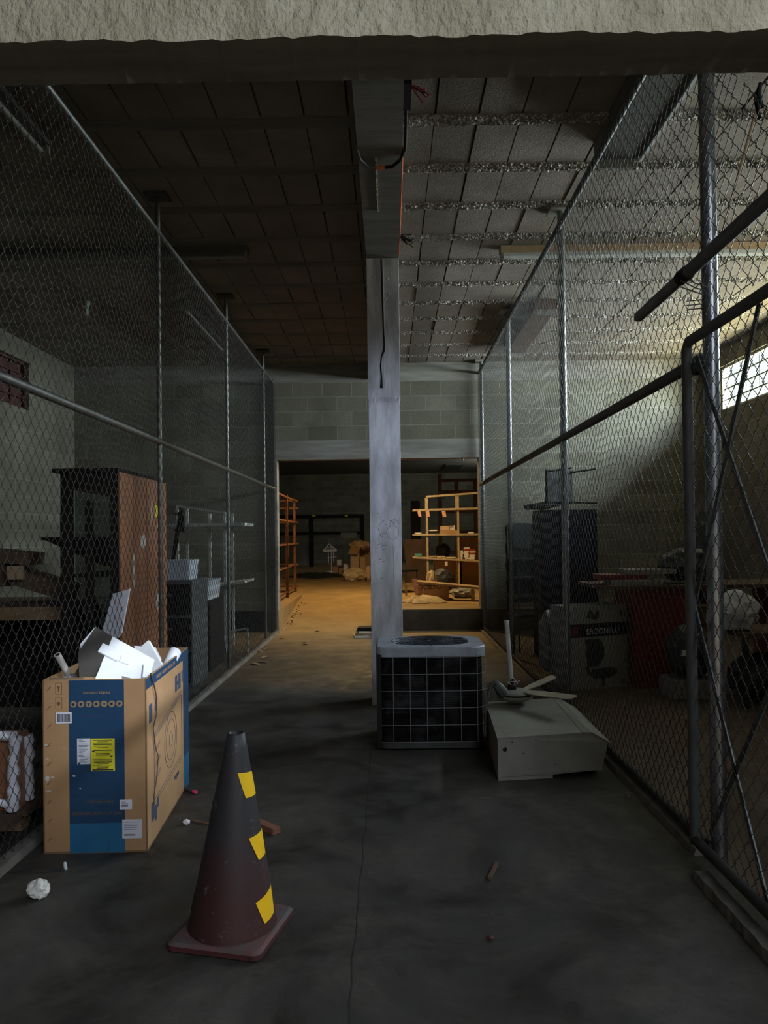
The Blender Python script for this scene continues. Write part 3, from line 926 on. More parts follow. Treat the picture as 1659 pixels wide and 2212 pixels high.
def fquad(u0, z0, u1, z1, mat, name=None, par=None, off=.0008, side=False, mb=None):
    fn = on_side if side else on_front
    b = mb or MB()
    n = ux if side else -uy
    pts_ = [fn(u0, z0, 0), fn(u1, z0, 0), fn(u1, z1, 0), fn(u0, z1, 0)]
    b.prism([q - n * .0001 for q in pts_], n * off, mat)
    if name: return b.build(name, par or carton)


B0, B1 = .125, .388
fquad(B0, .143, B1, H1 - .004, M['blue'], 'blue_band'); fquad(B0, .002, B1, .1428, M['sky_blue'], 'light_blue_band')
UD_F = lambda u, z: frame_T(on_front(u, z, .0012), -ux, -Z)        # upside down lettering on the front
uc = (B0 + B1) / 2
text_mesh('midea.com.mx', .022, M['ink_tan'], UD_F(uc, .765), 'printed_text', carton)
text_mesh('TIPO MINISPLIT', .020, M['ink_brown'], UD_F(uc + .01, .246), 'printed_text', carton)
text_mesh('AIRE ACONDICIONADO', .0215, M['ink_brown'], UD_F(uc, .190), 'printed_text', carton)
b = MB()
for k in range(7):
    u = .143 + .0365 * k; T = frame_T(on_front(u + .004, .712, .0012), ux, Z)
    b = MB(); b.lathe([(.0155, 0), (.0155, .0004), (0, .0004)], M['ink_tan'], 20, T, False)
    sym = b.build('round_symbol', carton)
    b = MB()
    u = .147 + .0365 * k; T = frame_T(on_front(u, .712, .0018), ux, Z)
    for q in range(3):
        a = k * .9 + q * 2.1
        b.box((-.008 * math.cos(a) - .0015, -.008 * math.sin(a) - .0015, 0), (.006 * math.cos(a + .6) + .0015, .006 * math.sin(a + .6) + .0015, .0003), M['blue'], T)
    b.build('symbol_mark', sym)
b = MB()
for (u0, u1, z) in ((.165, .345, .652), (.215, .29, .661), (B0, B1, .275), (B0, B1, .222)):
    fquad(u0, z, u1, z + .0013, M['ink_blue'] if z > .3 else M['ink'], 'printed_line', off=.0012)
b = MB()
# rounded-handle outline low on the light band
pts = [on_front(uc + x_, z_, .0012) for x_, z_ in ((-.055, .01), (-.055, .06), (-.04, .078), (.04, .078), (.055, .06), (.055, .01))]
b.tube(pts, .0008, M['blue'], 4); b.build('handle_cutout_outline', carton)
# handling marks on the left tan strip
b = MB()
for (u0, z0, u1, z1) in ((.062, .76, .092, .815), (.062, .69, .092, .745)):
    for (a0, b0, a1, b1) in ((u0, z0, u1, z0 + .0012), (u0, z1, u1, z1 + .0012), (u0, z0, u0 + .0012, z1), (u1, z0, u1 + .0012, z1)):
        fquad(a0, b0, a1, b1, M['ink_brown'], mb=b, off=.001)
T = frame_T(on_front(.077, .787, .0012), ux, Z); b.prism([(-.008, .012, 0), (.008, .012, 0), (.001, 0, 0), (.001, -.014, 0), (-.001, -.014, 0), (-.001, 0, 0)], (0, 0, .0004), M['ink_brown'], T=T)
T = frame_T(on_front(.077, .717, .0012), ux, Z)
for q in range(4):
    b.bar(T @ Vector((-.009 * math.cos(q * .785), -.009 * math.sin(q * .785), 0)), T @ Vector((.009 * math.cos(q * .785), .009 * math.sin(q * .785), 0)), .0008, .0022, M['ink_brown'], Z)
b.build('handling_marks', carton)
# labels, each a piece of stuck paper with its print
b = MB(); fquad(.062, .622, .138, .675, M['label_white'], mb=b, off=.0016); lb = b.build('barcode_label', carton); lb['label'] = 'white barcode label'
b = MB(); r = random.Random(5); u = .070
while u < .131:
    w = r.choice((.0009, .0014, .0024)); fquad(u, .629, u + w, .667, M['ink'], mb=b, off=.0022); u += w + r.choice((.0009, .0013, .002))
b.build('barcode', lb)
b = MB(); fquad(.163, .425, .226, .548, M['label_white'], mb=b, off=.0016); lb = b.build('white_label', carton); lb['label'] = 'tall white information label'
b = MB()
for k in range(17):
    z = .435 + k * .0066; u = .168 + r.uniform(0, .006); fquad(u, z, u + r.uniform(.018, .05), z + .0018, M['ink_blue'], mb=b, off=.0022)
fquad(.166, .426, .178, .434, M['ink'], mb=b, off=.0022); b.build('small_print', lb)
b = MB(); fquad(.228, .391, .342, .546, M['label_yellow'], mb=b, off=.0018); lb = b.build('yellow_label', carton); lb['label'] = 'bright yellow energy label'
b = MB()
for k in range(20):
    z = .404 + k * .0070
    if k in (7, 8, 13): continue
    wd = r.uniform(.05, .095); fquad(.285 - wd / 2, z, .285 + wd / 2, z + (.0022 if k % 4 else .0036), M['ink'], mb=b, off=.0024)
fquad(.235, .394, .335, .400, M['ink'], mb=b, off=.0024); fquad(.234, .482, .246, .488, M['ink'], mb=b, off=.0024); fquad(.322, .458, .332, .466, M['ink'], mb=b, off=.0024)
b.build('small_print', lb)
for (u0, z0, u1, z1, lt) in ((.364, .206, .422, .252, 'small white sticker on the blue edge'), (.375, .068, .468, .158, 'square white delivery label')):
    b = MB(); fquad(u0, z0, u1, z1, M['label_white'], mb=b, off=.002); lb = b.build('white_label', carton); lb['label'] = lt
    b = MB()
    for k in range(5):
        z = z0 + (z1 - z0) * (.45 + .1 * k); fquad(u0 + .008, z, u1 - .012 - r.uniform(0, .02), z + .0016, M['ink_blue'], mb=b, off=.0026)
    uu = u0 + .009
    while uu < u0 + (u1 - u0) * .65:
        fquad(uu, z0 + .012, uu + .0016, z0 + .021, M['ink'], mb=b, off=.0026); uu += .003
    b.build('small_print', lb)
# right side print
fquad(.0, .775, D1, H1 - .003, M['blue'], 'blue_top_strip', side=True)
b = MB(); fquad(.86, .20, D1 - .002, .775, M['blue'], mb=b, side=True); fquad(.86, .003, D1 - .002, .20, M['sky_blue'], mb=b, side=True); b.build('blue_corner_band', carton)
UD_S = lambda v, z: frame_T(on_side(v, z, .0012), -uy, -Z)
text_mesh('AIRE   SISTEMA   INVERTER   AHORRO', .026, M['ink_tan'], UD_S(.42, .800), 'printed_text', carton)
text_mesh('TIPO MINISPLIT', .022, M['ink_blue'], UD_S(.72, .735 - .06), 'printed_text', carton)
text_mesh('midea', .05, M['ink_blue'], UD_S(.66, .155), 'printed_text', carton)
b = MB()
for (v0, z0, v1, z1) in ((.05, .60, .11, .69), (.17, .635, .205, .70), (.64, .63, .70, .72), (.73, .63, .79, .72), (.82, .65, .85, .72)):
    fquad(v0, z0, v1, z1, M['ink_blue'], 'printed_symbol', side=True, off=.0012)
for (v0, z0, v1, z1) in ((.08, .11, .14, .20), (.15, .09, .19, .165), (.20, .14, .235, .19)):
    fquad(v0, z0, v1, z1, M['ink_blue'], 'printed_symbol', side=True, off=.0012)
b = MB()
S = lambda v, z: on_side(v, z, .0014)
for k in range(3):
    o_ = k * .012
    b.tube([S(.14, .50 + o_), S(.80, .585 + o_)], .0011, M['ink_blue'], 4)
b.tube([S(.14, .20), S(.14, .50), S(.80, .585), S(.80, .235), S(.14, .20)], .0011, M['ink_blue'], 4)
b.tube([S(.14, .18), S(.80, .215)], .0011, M['ink_blue'], 4)
for R_ in (.15, .11, .04):
    b.tube([S(.52 + R_ * math.cos(t * PI / 12), .40 + R_ * math.sin(t * PI / 12)) for t in range(24)], .0010, M['ink_blue'], 4, closed=True)
for k in range(3):
    for q in range(2):
        b.tube([S(.17, .29 + .07 * k + q * .012), S(.27, .31 + .07 * k + q * .012)], .001, M['ink_blue'], 4)
b.build('printed_outline_drawing', carton)
# corner scuffs on the left edge
b = MB()
for k in range(9):
    z = .06 + k * .09
    for q in range(3):
        fquad(.018 + q * .007, z + q * .007, .028 + q * .006, z + .0025 + q * .007, M['ink_brown'], mb=b, off=.0009)
b.build('corner_creases', carton)
b = MB()
for (u, z, w, h) in ((.005, .36, .03, .035), (.035, .365, .02, .012), (.003, .52, .025, .012), (.004, .30, .04, .008), (.09, .50, .02, .004), (.17, .31, .012, .012), (.135, .37, .022, .012), (.012, .45, .02, .012)):
    T = frame_T(on_front(u + w / 2, z, .0011), ux, Z)
    b.prism([(w / 2 * math.cos(t * PI / 5) * r.uniform(.5, 1), h / 2 * math.sin(t * PI / 5) * r.uniform(.5, 1), 0) for t in range(10)], (0, 0, .0003), M['sticker_worn'], T=T)
b.build('scuff_marks', carton)
# dry twig hanging down the side
pts = [aty(330, 1462, 3.66)] + [on_side(v, z, .010) for v, z in ((.12, .77), (.17, .70), (.16, .62), (.09, .57), (.13, .47), (.19, .40), (.15, .30), (.09, .235), (.10, .19))]
pts[0] = on_side(.07, H1 + .012, .004)
b = MB(); b.tube(pts, [.004, .0035, .0035, .003, .003, .003, .003, .0028, .0025, .0015], M['wood_old'], 6)
tag(b.build('dry_twig'), 'thin dry twig hanging down the right side of the tall blue carton', 'twig')

# contents of the carton
def slab(name, px, y0, y1, th_, mat, label, cat):
    """board whose picture outline px is placed on a tilted plane: each corner gets its own depth"""
    pts_ = [aty(q[0], q[1], y0 + (y1 - y0) * q[2]) for q in px]
    n = (pts_[1] - pts_[0]).cross(pts_[2] - pts_[0]).normalized()
    if n.y > 0: n = -n
    c = pts_[0]
    pts_ = [q - n * (q - c).dot(n) for q in pts_]
    b = MB(); b.prism(pts_, -n * th_, mat); o = b.build(name)
    if label: tag(o, label, cat)
    return o, pts_, n


o, P_, N_ = slab('foam_slab', [(206, 1354, 1.0), (334, 1425, .9), (320, 1475, .25), (170, 1468, .1), (168, 1410, .5)], 3.72, 3.95, .03, M['foam'], 'bright white foam packing slab with shade painted on its left part, tilted in the tall carton', 'foam slab')
cA = P_[0]
ex = (P_[1] - P_[0]).normalized(); ey = N_.cross(ex).normalized()
if ey.z > 0: ey = -ey
TF = frame_T(cA + N_ * .0005, ex, -ey)
LX = (P_[1] - P_[0]).length
# local frame: x along the top edge, y negative downwards in the slab plane
def inpl(x_, y_): return TF @ Vector((x_, -y_, 0))
def onpl(px_, py_):
    d = ROT @ Vector(((px_ - CX) / F, -(py_ - CY) / F, -1.0))
    return EYE + d * ((P_[0] - EYE).dot(N_) / d.dot(N_))
def foam_block(poly_, h, mat, nm, bev=.003):
    b = MB(); b.prism([onpl(*q) for q in poly_], N_ * h, mat); return b.build(nm, o, bevel=bev)
foam_block([(206.5, 1355), (243, 1376), (207, 1462), (171, 1464), (168.5, 1410)], .004, M['foam_shade'], 'painted_shade', 0)['label'] = 'grey brown panel painted as shade on the foam'  # shade over the slab's left third, built as a thin dark panel
foam_block([(221, 1392), (264, 1413), (253, 1431), (210, 1410)], .012, M['foam'], 'raised_block')
foam_block([(264, 1415), (285, 1428), (278, 1438), (256, 1430)], .008, M['foam'], 'raised_block')
foam_block([(217, 1439), (262, 1459), (262, 1472), (203, 1472)], .014, M['foam'], 'raised_block')
foam_block([(309, 1437), (330, 1440), (318, 1468), (306, 1466)], .014, M['foam'], 'raised_block')
o2, _, _ = slab('foam_slab', [(303, 1398, .9), (320, 1383, 1.0), (352, 1440, .5), (350, 1472, .1), (318, 1470, .0)], 3.98, 4.06, .03, M['foam'], 'smaller white foam piece standing behind the tilted foam slab', 'foam slab')
o2, _, _ = slab('foam_slab', [(290, 1395, .9), (336, 1398, 1.0), (347, 1420, .5), (340, 1460, .1), (300, 1460, .0)], 4.14, 4.2, .03, M['foam'], 'low rounded white foam piece at the back of the tall carton', 'foam slab')
a_, c_ = aty(124, 1414, 3.70), aty(150, 1462, 3.78)
dd = (c_ - a_).normalized()
b = MB(); b.tube([a_ + (c_ - a_) * 2.2, a_], .0165, M['paper'], 18, caps=False)
b.tube([a_ + dd * .12, a_], .012, M['ink'], 14, caps=False)
T = frame_T(a_, dd.orthogonal(), dd.cross(dd.orthogonal()))
b.lathe([(.0165, 0), (.0115, 0)], M['paper'], 18, T)
b.lathe([(.0115, .01), (0, .012)], M['ink'], 14, T)
tag(b.build('paper_roll'), 'pale rolled tube leaning out of the left corner of the tall carton', 'roll')
b = MB(); a_, c_ = aty(378, 1408, 4.35), aty(362, 1440, 4.25)
b.tube([a_ + (c_ - a_) * 3.0, c_, a_], [.03, .034, .036], M['foam'], 20, caps=False); b.tube([c_, a_], .026, M['foam'], 16, caps=False)
tag(b.build('foam_roll'), 'rolled white foam sheet in the right rear corner of the tall carton', 'roll')
o, _, _ = slab('cardboard_flap', [(165, 1448, .4), (178, 1428, 1.0), (196, 1440, .6), (200, 1468, .1), (158, 1468, 0)], 3.70, 3.85, .005, M['carton_in'], 'crumpled piece of brown cardboard beside the rolled tube', 'cardboard')
o = crumple('plastic_bag', Vector(FL) + ux * .10 + uy * .12 + Z * .79, (.10, .10, .09), M['bag'], 4); tag(o, 'clear plastic wad next to the rolled tube in the tall carton', 'plastic wrap')

# ------------------------------------------------------------------ condenser
cond = thing('air_conditioner_condenser', 'square outdoor air conditioner condenser with wire guard and blue grey lid', 'condenser', (.28, 5.56, 0))
X0, X1, Y0, Y1, HZ = -.098, .665, 5.25, 5.83, .72


def rr_outline(x0, x1, y0, y1, radii, n=6):
    """ccw outline, radii for (x1,y0),(x1,y1),(x0,y1),(x0,y0)"""
    o_ = []
    for (cx, cy, a0, rad) in ((x1, y0, -90, radii[0]), (x1, y1, 0, radii[1]), (x0, y1, 90, radii[2]), (x0, y0, 180, radii[3])):
        sx = -1 if cx == x1 else 1; sy = -1 if cy == y1 else 1
        for k in range(n + 1):
            t = math.radians(a0 + 90 * k / n)
            o_.append((cx + sx * rad + rad * math.cos(t), cy + sy * rad + rad * math.sin(t)))
    return o_


RAD = (.11, .11, .04, .07)
ol = rr_outline(X0, X1, Y0, Y1, RAD)
ol_in = rr_outline(X0 + .018, X1 - .018, Y0 + .018, Y1 - .018, tuple(max(q - .015, .01) for q in RAD))
b = MB(); ringloft(b, [[(x, y, .015) for x, y in ol], [(x, y, .055) for x, y in ol]], M['dark_steel']); b.build('base_pan', cond)
fin, nt, bb = node_mat('condenser_fins')
co = coords(nt); wv = nt.nodes.new('ShaderNodeTexWave'); wv.bands_direction = 'Z'; wv.inputs['Scale'].default_value = 26; nt.links.new(co, wv.inputs[0])
cfin = mix_rgb(nt, ramp(nt, noise(nt, co, 5, 6), [(0.5, 0.0), (0.75, 1.0)]), (0.005, 0.0045, 0.004), (0.06, 0.06, 0.062))
nt.links.new(mix_rgb(nt, 0.5, cfin, wv.outputs['Color'], 'MULTIPLY'), bb.inputs['Base Color']); bb.inputs['Roughness'].default_value = .8; bb.inputs['Specular IOR Level'].default_value = .12
bump(nt, bb, wv.outputs['Fac'], .6, .004)
b = MB(); ringloft(b, [[(x, y, .055) for x, y in ol_in], [(x, y, HZ - .06) for x, y in ol_in]], fin, None, (False, False)); b.build('coil', cond)
b = MB(); ringloft(b, [[(x, y, .02) for x, y in rr_outline(X0 - .004, X0 + .03, Y0 - .002, Y0 + .06, (.002,) * 4, 1)], [(x, y, HZ - .05) for x, y in rr_outline(X0 - .004, X0 + .03, Y0 - .002, Y0 + .06, (.002,) * 4, 1)]], M['black']); b.build('corner_post', cond)


def outline_pts(z, e=.004):
    return [Vector((x, y, z)) for x, y in rr_outline(X0 - e, X1 + e, Y0 - e, Y1 + e, RAD)]


for k in range(6):
    b = MB(); b.tube(outline_pts(.06 + k * .118), .0022, M['ac_wire'], 5, closed=True); b.build('guard_wire', cond)
ring = outline_pts(0, .006)
L = [0]
for i in range(len(ring)):
    L.append(L[-1] + (ring[(i + 1) % len(ring)] - ring[i]).length)
b = MB()
per = L[-1]; nW = int(per / .117)
for k in range(nW):
    s_ = per * (k + .35) / nW
    i = max(j for j in range(len(ring)) if L[j] <= s_)
    q = ring[i].lerp(ring[(i + 1) % len(ring)], (s_ - L[i]) / max(1e-6, L[i + 1] - L[i]))
    b = MB(); b.tube([(q.x, q.y, .06), (q.x, q.y, HZ - .05)], .0026, M['ac_wire'], 5); b.build('guard_wire', cond)
# lid: ring of sheet with a round fan opening
lid_o = rr_outline(X0 - .008, X1 + .008, Y0 - .008, Y1 + .008, (.13, .13, .05, .08))
ctr = Vector(((X0 + X1) / 2, (Y0 + Y1) / 2, 0))
n = len(lid_o)
def circ(rad, z, rx=1.16):
    res = []
    for (x, y) in lid_o:
        a = math.atan2(y - ctr.y, x - ctr.x); res.append((ctr.x + rad * rx * math.cos(a), ctr.y + rad * math.sin(a), z))
    return res
b = MB()
ringloft(b, [[(x, y, HZ - .065) for x, y in lid_o], [(x, y, HZ - .01) for x, y in lid_o], [(ctr.x + (x - ctr.x) * .975, ctr.y + (y - ctr.y) * .975, HZ) for x, y in lid_o], circ(.262, HZ + .004), circ(.252, HZ - .004), circ(.248, HZ - .05)], M['ac_lid'], None, (False, False))
b.build('lid', cond)
b = MB(); b.add(circ(.25, HZ - .16), [tuple(range(n))], M['black']); b.build('inner_tray', cond)
b = MB()
for k in range(9):
    rad = .03 + k * .027
    b.tube([Vector((ctr.x + rad * 1.14 * math.cos(t * PI / 16), ctr.y + rad * math.sin(t * PI / 16), HZ + .008)) for t in range(32)], .0016, M['black'], 4, closed=True)
for k in range(12):
    a = k * PI / 6
    b.tube([(ctr.x + .02 * math.cos(a), ctr.y + .02 * math.sin(a), HZ + .01), (ctr.x + .29 * math.cos(a), ctr.y + .25 * math.sin(a), HZ + .003)], .0018, M['black'], 4)
b.build('fan_guard', cond)
b = MB()
for k in range(3):
    a = k * 2 * PI / 3 + .4
    T = Matrix.Translation((ctr.x, ctr.y, HZ - .09)) @ Matrix.Rotation(a, 4, 'Z') @ Matrix.Rotation(.4, 4, 'X')
    b.prism([(.03, -.03, 0), (.19, -.08, 0), (.20, .07, 0), (.03, .03, 0)], (0, 0, .002), M['ac_lid'], T=T)
b.build('fan_blades', cond)
b = MB(); b.lathe([(0, .04), (.05, .035), (.055, 0), (.055, -.06)], M['grey_steel'], 20, Matrix.Translation((ctr.x, ctr.y, HZ - .08))); b.build('fan_motor', cond)

# ------------------------------------------------------------------ metal cover lying on the floor, ceiling fan on it
cov = thing('metal_duct_cover', 'off-white sheet metal casing lying on the floor right of the condenser', 'metal casing', (1.0, 5.1, 0))
A0, A1 = Vector((.645, 4.60, .0)), Vector((1.30, 4.68, .035))
T0, T1 = Vector((.645, 4.60, .255)), Vector((1.235, 4.66, .265))
LP = Vector((1.335, 4.66, .205))
K0, K1, KL = Vector((.70, 5.60, .25)), Vector((1.27, 5.66, .26)), Vector((1.36, 5.66, .2))
B0_, B1_ = Vector((.70, 5.60, 0)), Vector((1.33, 5.66, .0))
b = MB(); b.add([A0, A1, LP, T1, T0], [(0, 1, 2, 3, 4)], M['off_white']); b.add([K0, K1, KL, B1_, B0_], [(0, 1, 2, 3, 4)], M['off_white'])
b.add([A0, T0, K0, B0_], [(0, 1, 2, 3)], M['off_white']); b.add([A1, B1_, KL, LP], [(0, 1, 2, 3)], M['off_white'])
ob = b.build('casing_sides', cov); ob.modifiers.new('s', 'SOLIDIFY').thickness = .004
b = MB(); b.prism([T0 + Vector((-.004, -.008, 0)), T1 + Vector((-.06, -.008, 0)), K1 + Vector((-.06, 0, 0)), K0], (0, 0, .006), M['off_white']); b.build('top_panel', cov)
b = MB(); b.prism([T1 + Vector((-.058, -.006, .002)), T1 + Vector((.0, -.006, .002)), LP + Vector((.012, -.02, 0)), KL + Vector((.01, 0, 0)), K1, K1 + Vector((-.058, 0, .002))], (0, 0, .006), M['off_white']); b.build('bent_edge_strip', cov)
b = MB(); b.prism([A0 + Vector((.0, -.012, 0)), A0 + Vector((.34, 0.03, 0)), A0 + Vector((.34, .05, 0)), A0 + Vector((0, .02, 0))], (0, 0, .02), M['off_white'])
b.prism([A0 + Vector((0, -.006, .02)), A1 + Vector((0, -.006, .0)), A1 + Vector((0, .01, 0)), A0 + Vector((0, .01, .02))], (0, 0, .006), M['off_white']); b.build('bottom_lip', cov)
fdir = (A1 - A0).normalized()
b = MB()
T = frame_T(A0 + fdir * .045 + Vector((0, -.0035, .185)), fdir, Z)
b.lathe([(.0135, 0), (.0135, .001), (0, .001)], M['black'], 16, T, False)
for (u, z) in ((.09, .225), (.16, .15), (.24, .225), (.45, .15), (.54, .215), (.53, .14), (.20, .05), (.36, .06), (.62, .12)):
    b.lathe([(.004, 0), (0, .001)], M['black'], 8, frame_T(A0 + fdir * u + Vector((0, -.0045, z)), fdir, Z))
b.build('screw_holes', cov)
b = MB(); r = random.Random(9)
for (u, v) in ((.05, .10), (.11, .14), (.06, .05), (.17, .03), (.22, .05), (.30, .2), (.4, .3), (.25, .15)):
    q = T0 + Vector((u, v + .02, .0065)); a = r.uniform(0, 3)
    b.prism([q + Vector((.008 * math.cos(a + t) * r.uniform(.5, 1.3), .006 * math.sin(a + t), 0)) for t in (0, 1.3, 2.6, 3.9, 5.1)], (0, 0, .0006), M['ink_brown'])
b.build('rust_chips', cov)

fan = thing('ceiling_fan', 'dismounted ceiling fan with upright rod lying on the off-white metal casing', 'ceiling fan', (.95, 5.55, .26))
fc = aty(1112, 1484, 5.5); fc.z = .34
b = MB(); b.lathe([(0, -.055), (.07, -.055), (.125, -.03), (.135, 0), (.12, .018), (.06, .03), (0, .032)], M['off_white'], 32, Matrix.Translation(fc)); b.build('motor_housing', fan)
b = MB(); b.lathe([(.136, -.006), (.139, 0), (.136, .006)], M['black'], 32, Matrix.Translation(fc)); b.build('trim_ring', fan)
r0, r1 = fc + Vector((-.02, 0, .03)), aty(1094, 1340, 5.5)
b = MB(); b.tube([r0, r1], .0165, M['white_metal'], 14); b.build('down_rod', fan)
b = MB(); b.lathe([(.03, 0), (.034, .02), (.028, .045), (.018, .05), (.02, .08), (.014, .09)], M['black'], 16, Matrix.Translation(r0 - Vector((0, 0, .01)))); b.build('rod_collar', fan)
b = MB(); r = random.Random(2)
for k in range(5):
    b.tube([r0 + Vector((0, -.02, .03)), r0 + Vector((r.uniform(-.05, .05), -.04, r.uniform(.02, .08))), r0 + Vector((r.uniform(-.03, .05), -.03, r.uniform(0, .1)))], .0025, r.choice([M['redwire'], M['black'], M['label_white']]), 5)
b.build('wires', fan)


def blade(a, c, w0, w1, tilt, mat, dz=.006):
    a = Vector(a); c = Vector(c); d = (c - a); s_ = Vector((-d.y, d.x, 0)).normalized()
    s_ = (s_ + Vector((0, 0, tilt))).normalized(); L_ = d.length; d = d.normalized()
    pts_ = [a - s_ * w0 / 2, a + d * L_ * .3 - s_ * w1 / 2, a + d * L_ * .93 - s_ * w1 / 2, c - s_ * w1 * .3, c + s_ * w1 * .3, a + d * L_ * .93 + s_ * w1 / 2, a + d * L_ * .3 + s_ * w1 / 2, a + s_ * w0 / 2]
    b = MB(); b.prism(pts_, (0, 0, dz), mat); b.build('blade', fan)


blade(fc + Vector((.06, -.05, .02)), aty(1240, 1508, 5.05), .05, .11, .1, M['fan_tan'])
blade(fc + Vector((.08, .03, .02)), aty(1198, 1462, 5.75), .03, .055, .25, M['fan_tan'])
blade(fc + Vector((-.08, .02, .01)), fc + Vector((-.27, .12, .02)), .05, .10, .2, M['off_white'])
b = MB()
q = [aty(x_, y_, 5.36) for x_, y_ in ((1094, 1500), (1083, 1486), (1070, 1472), (1062, 1480), (1056, 1500), (1049, 1522), (1052, 1534), (1060, 1535))]
b.tube(q, [.022, .026, .02, .016, .014, .013, .012, .012], M['grey_steel'], 10)
b.tube([aty(1068, 1480, 5.36), aty(1080, 1492, 5.36), aty(1088, 1506, 5.36)], [.022, .03, .018], M['dark_steel'], 12)
b.build('blade_bracket', fan)

# ------------------------------------------------------------------ litter near the camera
g = lambda px, py, z=0: atz(px, py, z)
p = g(78, 1944); o = crumple('crumpled_paper', (p.x, p.y + .02, .034), (.085, .075, .075), M['paper'], 12, amp=.5); tag(o, 'crumpled white paper ball on the floor in the lower left', 'paper')
p = g(403, 1781); o = crumple('foam_chip', (p.x, p.y, .012), (.035, .02, .03), M['foam'], 13, sub=2, amp=.5); tag(o, 'tiny white foam chip on the floor between carton and cone', 'foam chip')
a_, c_ = g(408, 1774), g(450, 1782); b = MB(); b.tube([a_ + Z * .006, (a_ + c_) / 2 + Z * .008, c_ + Z * .006], .004, M['brick_red'], 6); tag(b.build('brown_twig'), 'short brown twig beside the tiny foam chip', 'twig')
a_, c_ = g(553, 1785), g(598, 1803)
b = MB(); b.bar(a_ + Z * .018, c_ + Z * .018, .05, .034, M['brick_red']); tag(b.build('broken_brick', bevel=.004), 'broken red brick piece on the floor behind the traffic cone', 'brick')
a_, c_ = g(396, 1706), g(418, 1714); dd = (c_ - a_).normalized()
mk = thing('marker_pen', 'grey marker pen with a pink cap by the right foot of the tall carton', 'marker pen', a_)
b = MB(); b.tube([a_ + Z * .012 - dd * .03, c_ + Z * .012], .010, M['grey_steel'], 10); b.build('barrel', mk)
b = MB(); b.tube([c_ + Z * .012, c_ + Z * .012 + dd * .025, c_ + Z * .012 + dd * .03], [.0115, .0115, .008], M['pink'], 12); b.build('cap', mk)
a_, c_ = g(82, 1885), g(140, 1880); b = MB(); b.bar(a_ + Z * .004, c_ + Z * .004, .02, .006, M['dark_steel']); tag(b.build('metal_strip'), 'flat dark metal strip on the floor in front of the tall carton', 'metal strip')
p = g(142, 1878); b = MB(); b.tube([p, p + Vector((-.004, 0, .03)), p + Vector((-.005, 0, .034))], [.008, .007, .003], M['plastic_white'], 10); tag(b.build('glassy_stub'), 'small upright glassy stub at the end of the flat metal strip', 'stub')
a_, c_ = g(1057, 1902), g(1073, 1868); b = MB(); b.bar(a_ + Z * .008, c_ + Z * .008, .02, .013, M['wood_old']); tag(b.build('wood_chip', bevel=.003), 'small splinter of wood alone on the floor, front right', 'wood chip')
p = g(1356, 1722); b = MB(); b.tube([Vector((p.x + .014 * math.cos(t * PI / 8), p.y - .004, .016 + .014 * math.sin(t * PI / 8))) for t in range(16)], .003, M['galv'], 6, closed=True); tag(b.build('metal_ring'), 'small metal ring beside the foot of the right fence', 'ring')
p = g(1060, 2030); o = crumple('red_scrap', (p.x, p.y, .008), (.028, .02, .014), M['maroon'], 22, sub=2, amp=.5); tag(o, 'tiny dark red scrap on the floor near the bottom centre', 'scrap')
# dry leaves along the left fence foot
r = random.Random(31)
for k, (px_, py_) in enumerate(((545, 1405), (560, 1408), (575, 1403), (535, 1412), (572, 1421), (583, 1427), (565, 1433), (552, 1436), (520, 1440), (655, 1390), (640, 1330), (700, 1352))):
    p = g(px_, py_); a = r.uniform(0, 6); L_ = r.uniform(.04, .08); w = L_ * .4
    b = MB(); T = Matrix.Translation((p.x, p.y, .004)) @ Matrix.Rotation(a, 4, 'Z')
    b.add([(-L_, 0, 0), (-L_ * .3, w, .012), (L_ * .5, w * .8, .016), (L_, 0, .006), (L_ * .4, -w, .014), (-L_ * .4, -w, .01), (0, 0, .002)], [(0, 6, 1), (1, 6, 2), (2, 6, 3), (3, 6, 4), (4, 6, 5), (5, 6, 0)], M['pale_wood'] if k % 3 else M['wood_old'], False, T)
    o = b.build('dry_leaf'); o.modifiers.new('s', 'SOLIDIFY').thickness = .0015
    tag(o, 'curled dry leaf on the aisle floor near the foot of the left fence' if k < 9 else 'curled dry leaf alone in the middle of the aisle floor', 'leaf', 'dry leaves by the left fence' if k < 9 else 'dry leaves in mid aisle')
# stack of folders and papers behind the column foot
rt = at(765, 1371, 2, 0)
sx0, sy0 = -.55, 11.1
for k, (x0_, w, h, mt, lb_) in enumerate(((0, .40, .035, M['paper'], 'cream papers at the bottom of the pile left of the column foot'), (.03, .34, .03, M['cream'], 'cream folder in the middle of the pile left of the column foot'), (.05, .33, .03, M['paper'], 'loose white papers second from the top of the pile left of the column foot'), (.06, .30, .045, M['black'], 'black binder on top of the paper pile left of the column foot'))):
    z = (0, .037, .069, .101)[k]
    b = MB(); T = Matrix.Translation((sx0 + x0_ + w / 2, sy0 + .1, z)) @ Matrix.Rotation((.12, -.08, .2, -.03)[k], 4, 'Z')
    b.box((-w / 2, -.13, 0.001), (w / 2, .13, h), mt, T); tag(b.build('folder', bevel=.002), lb_, 'papers')

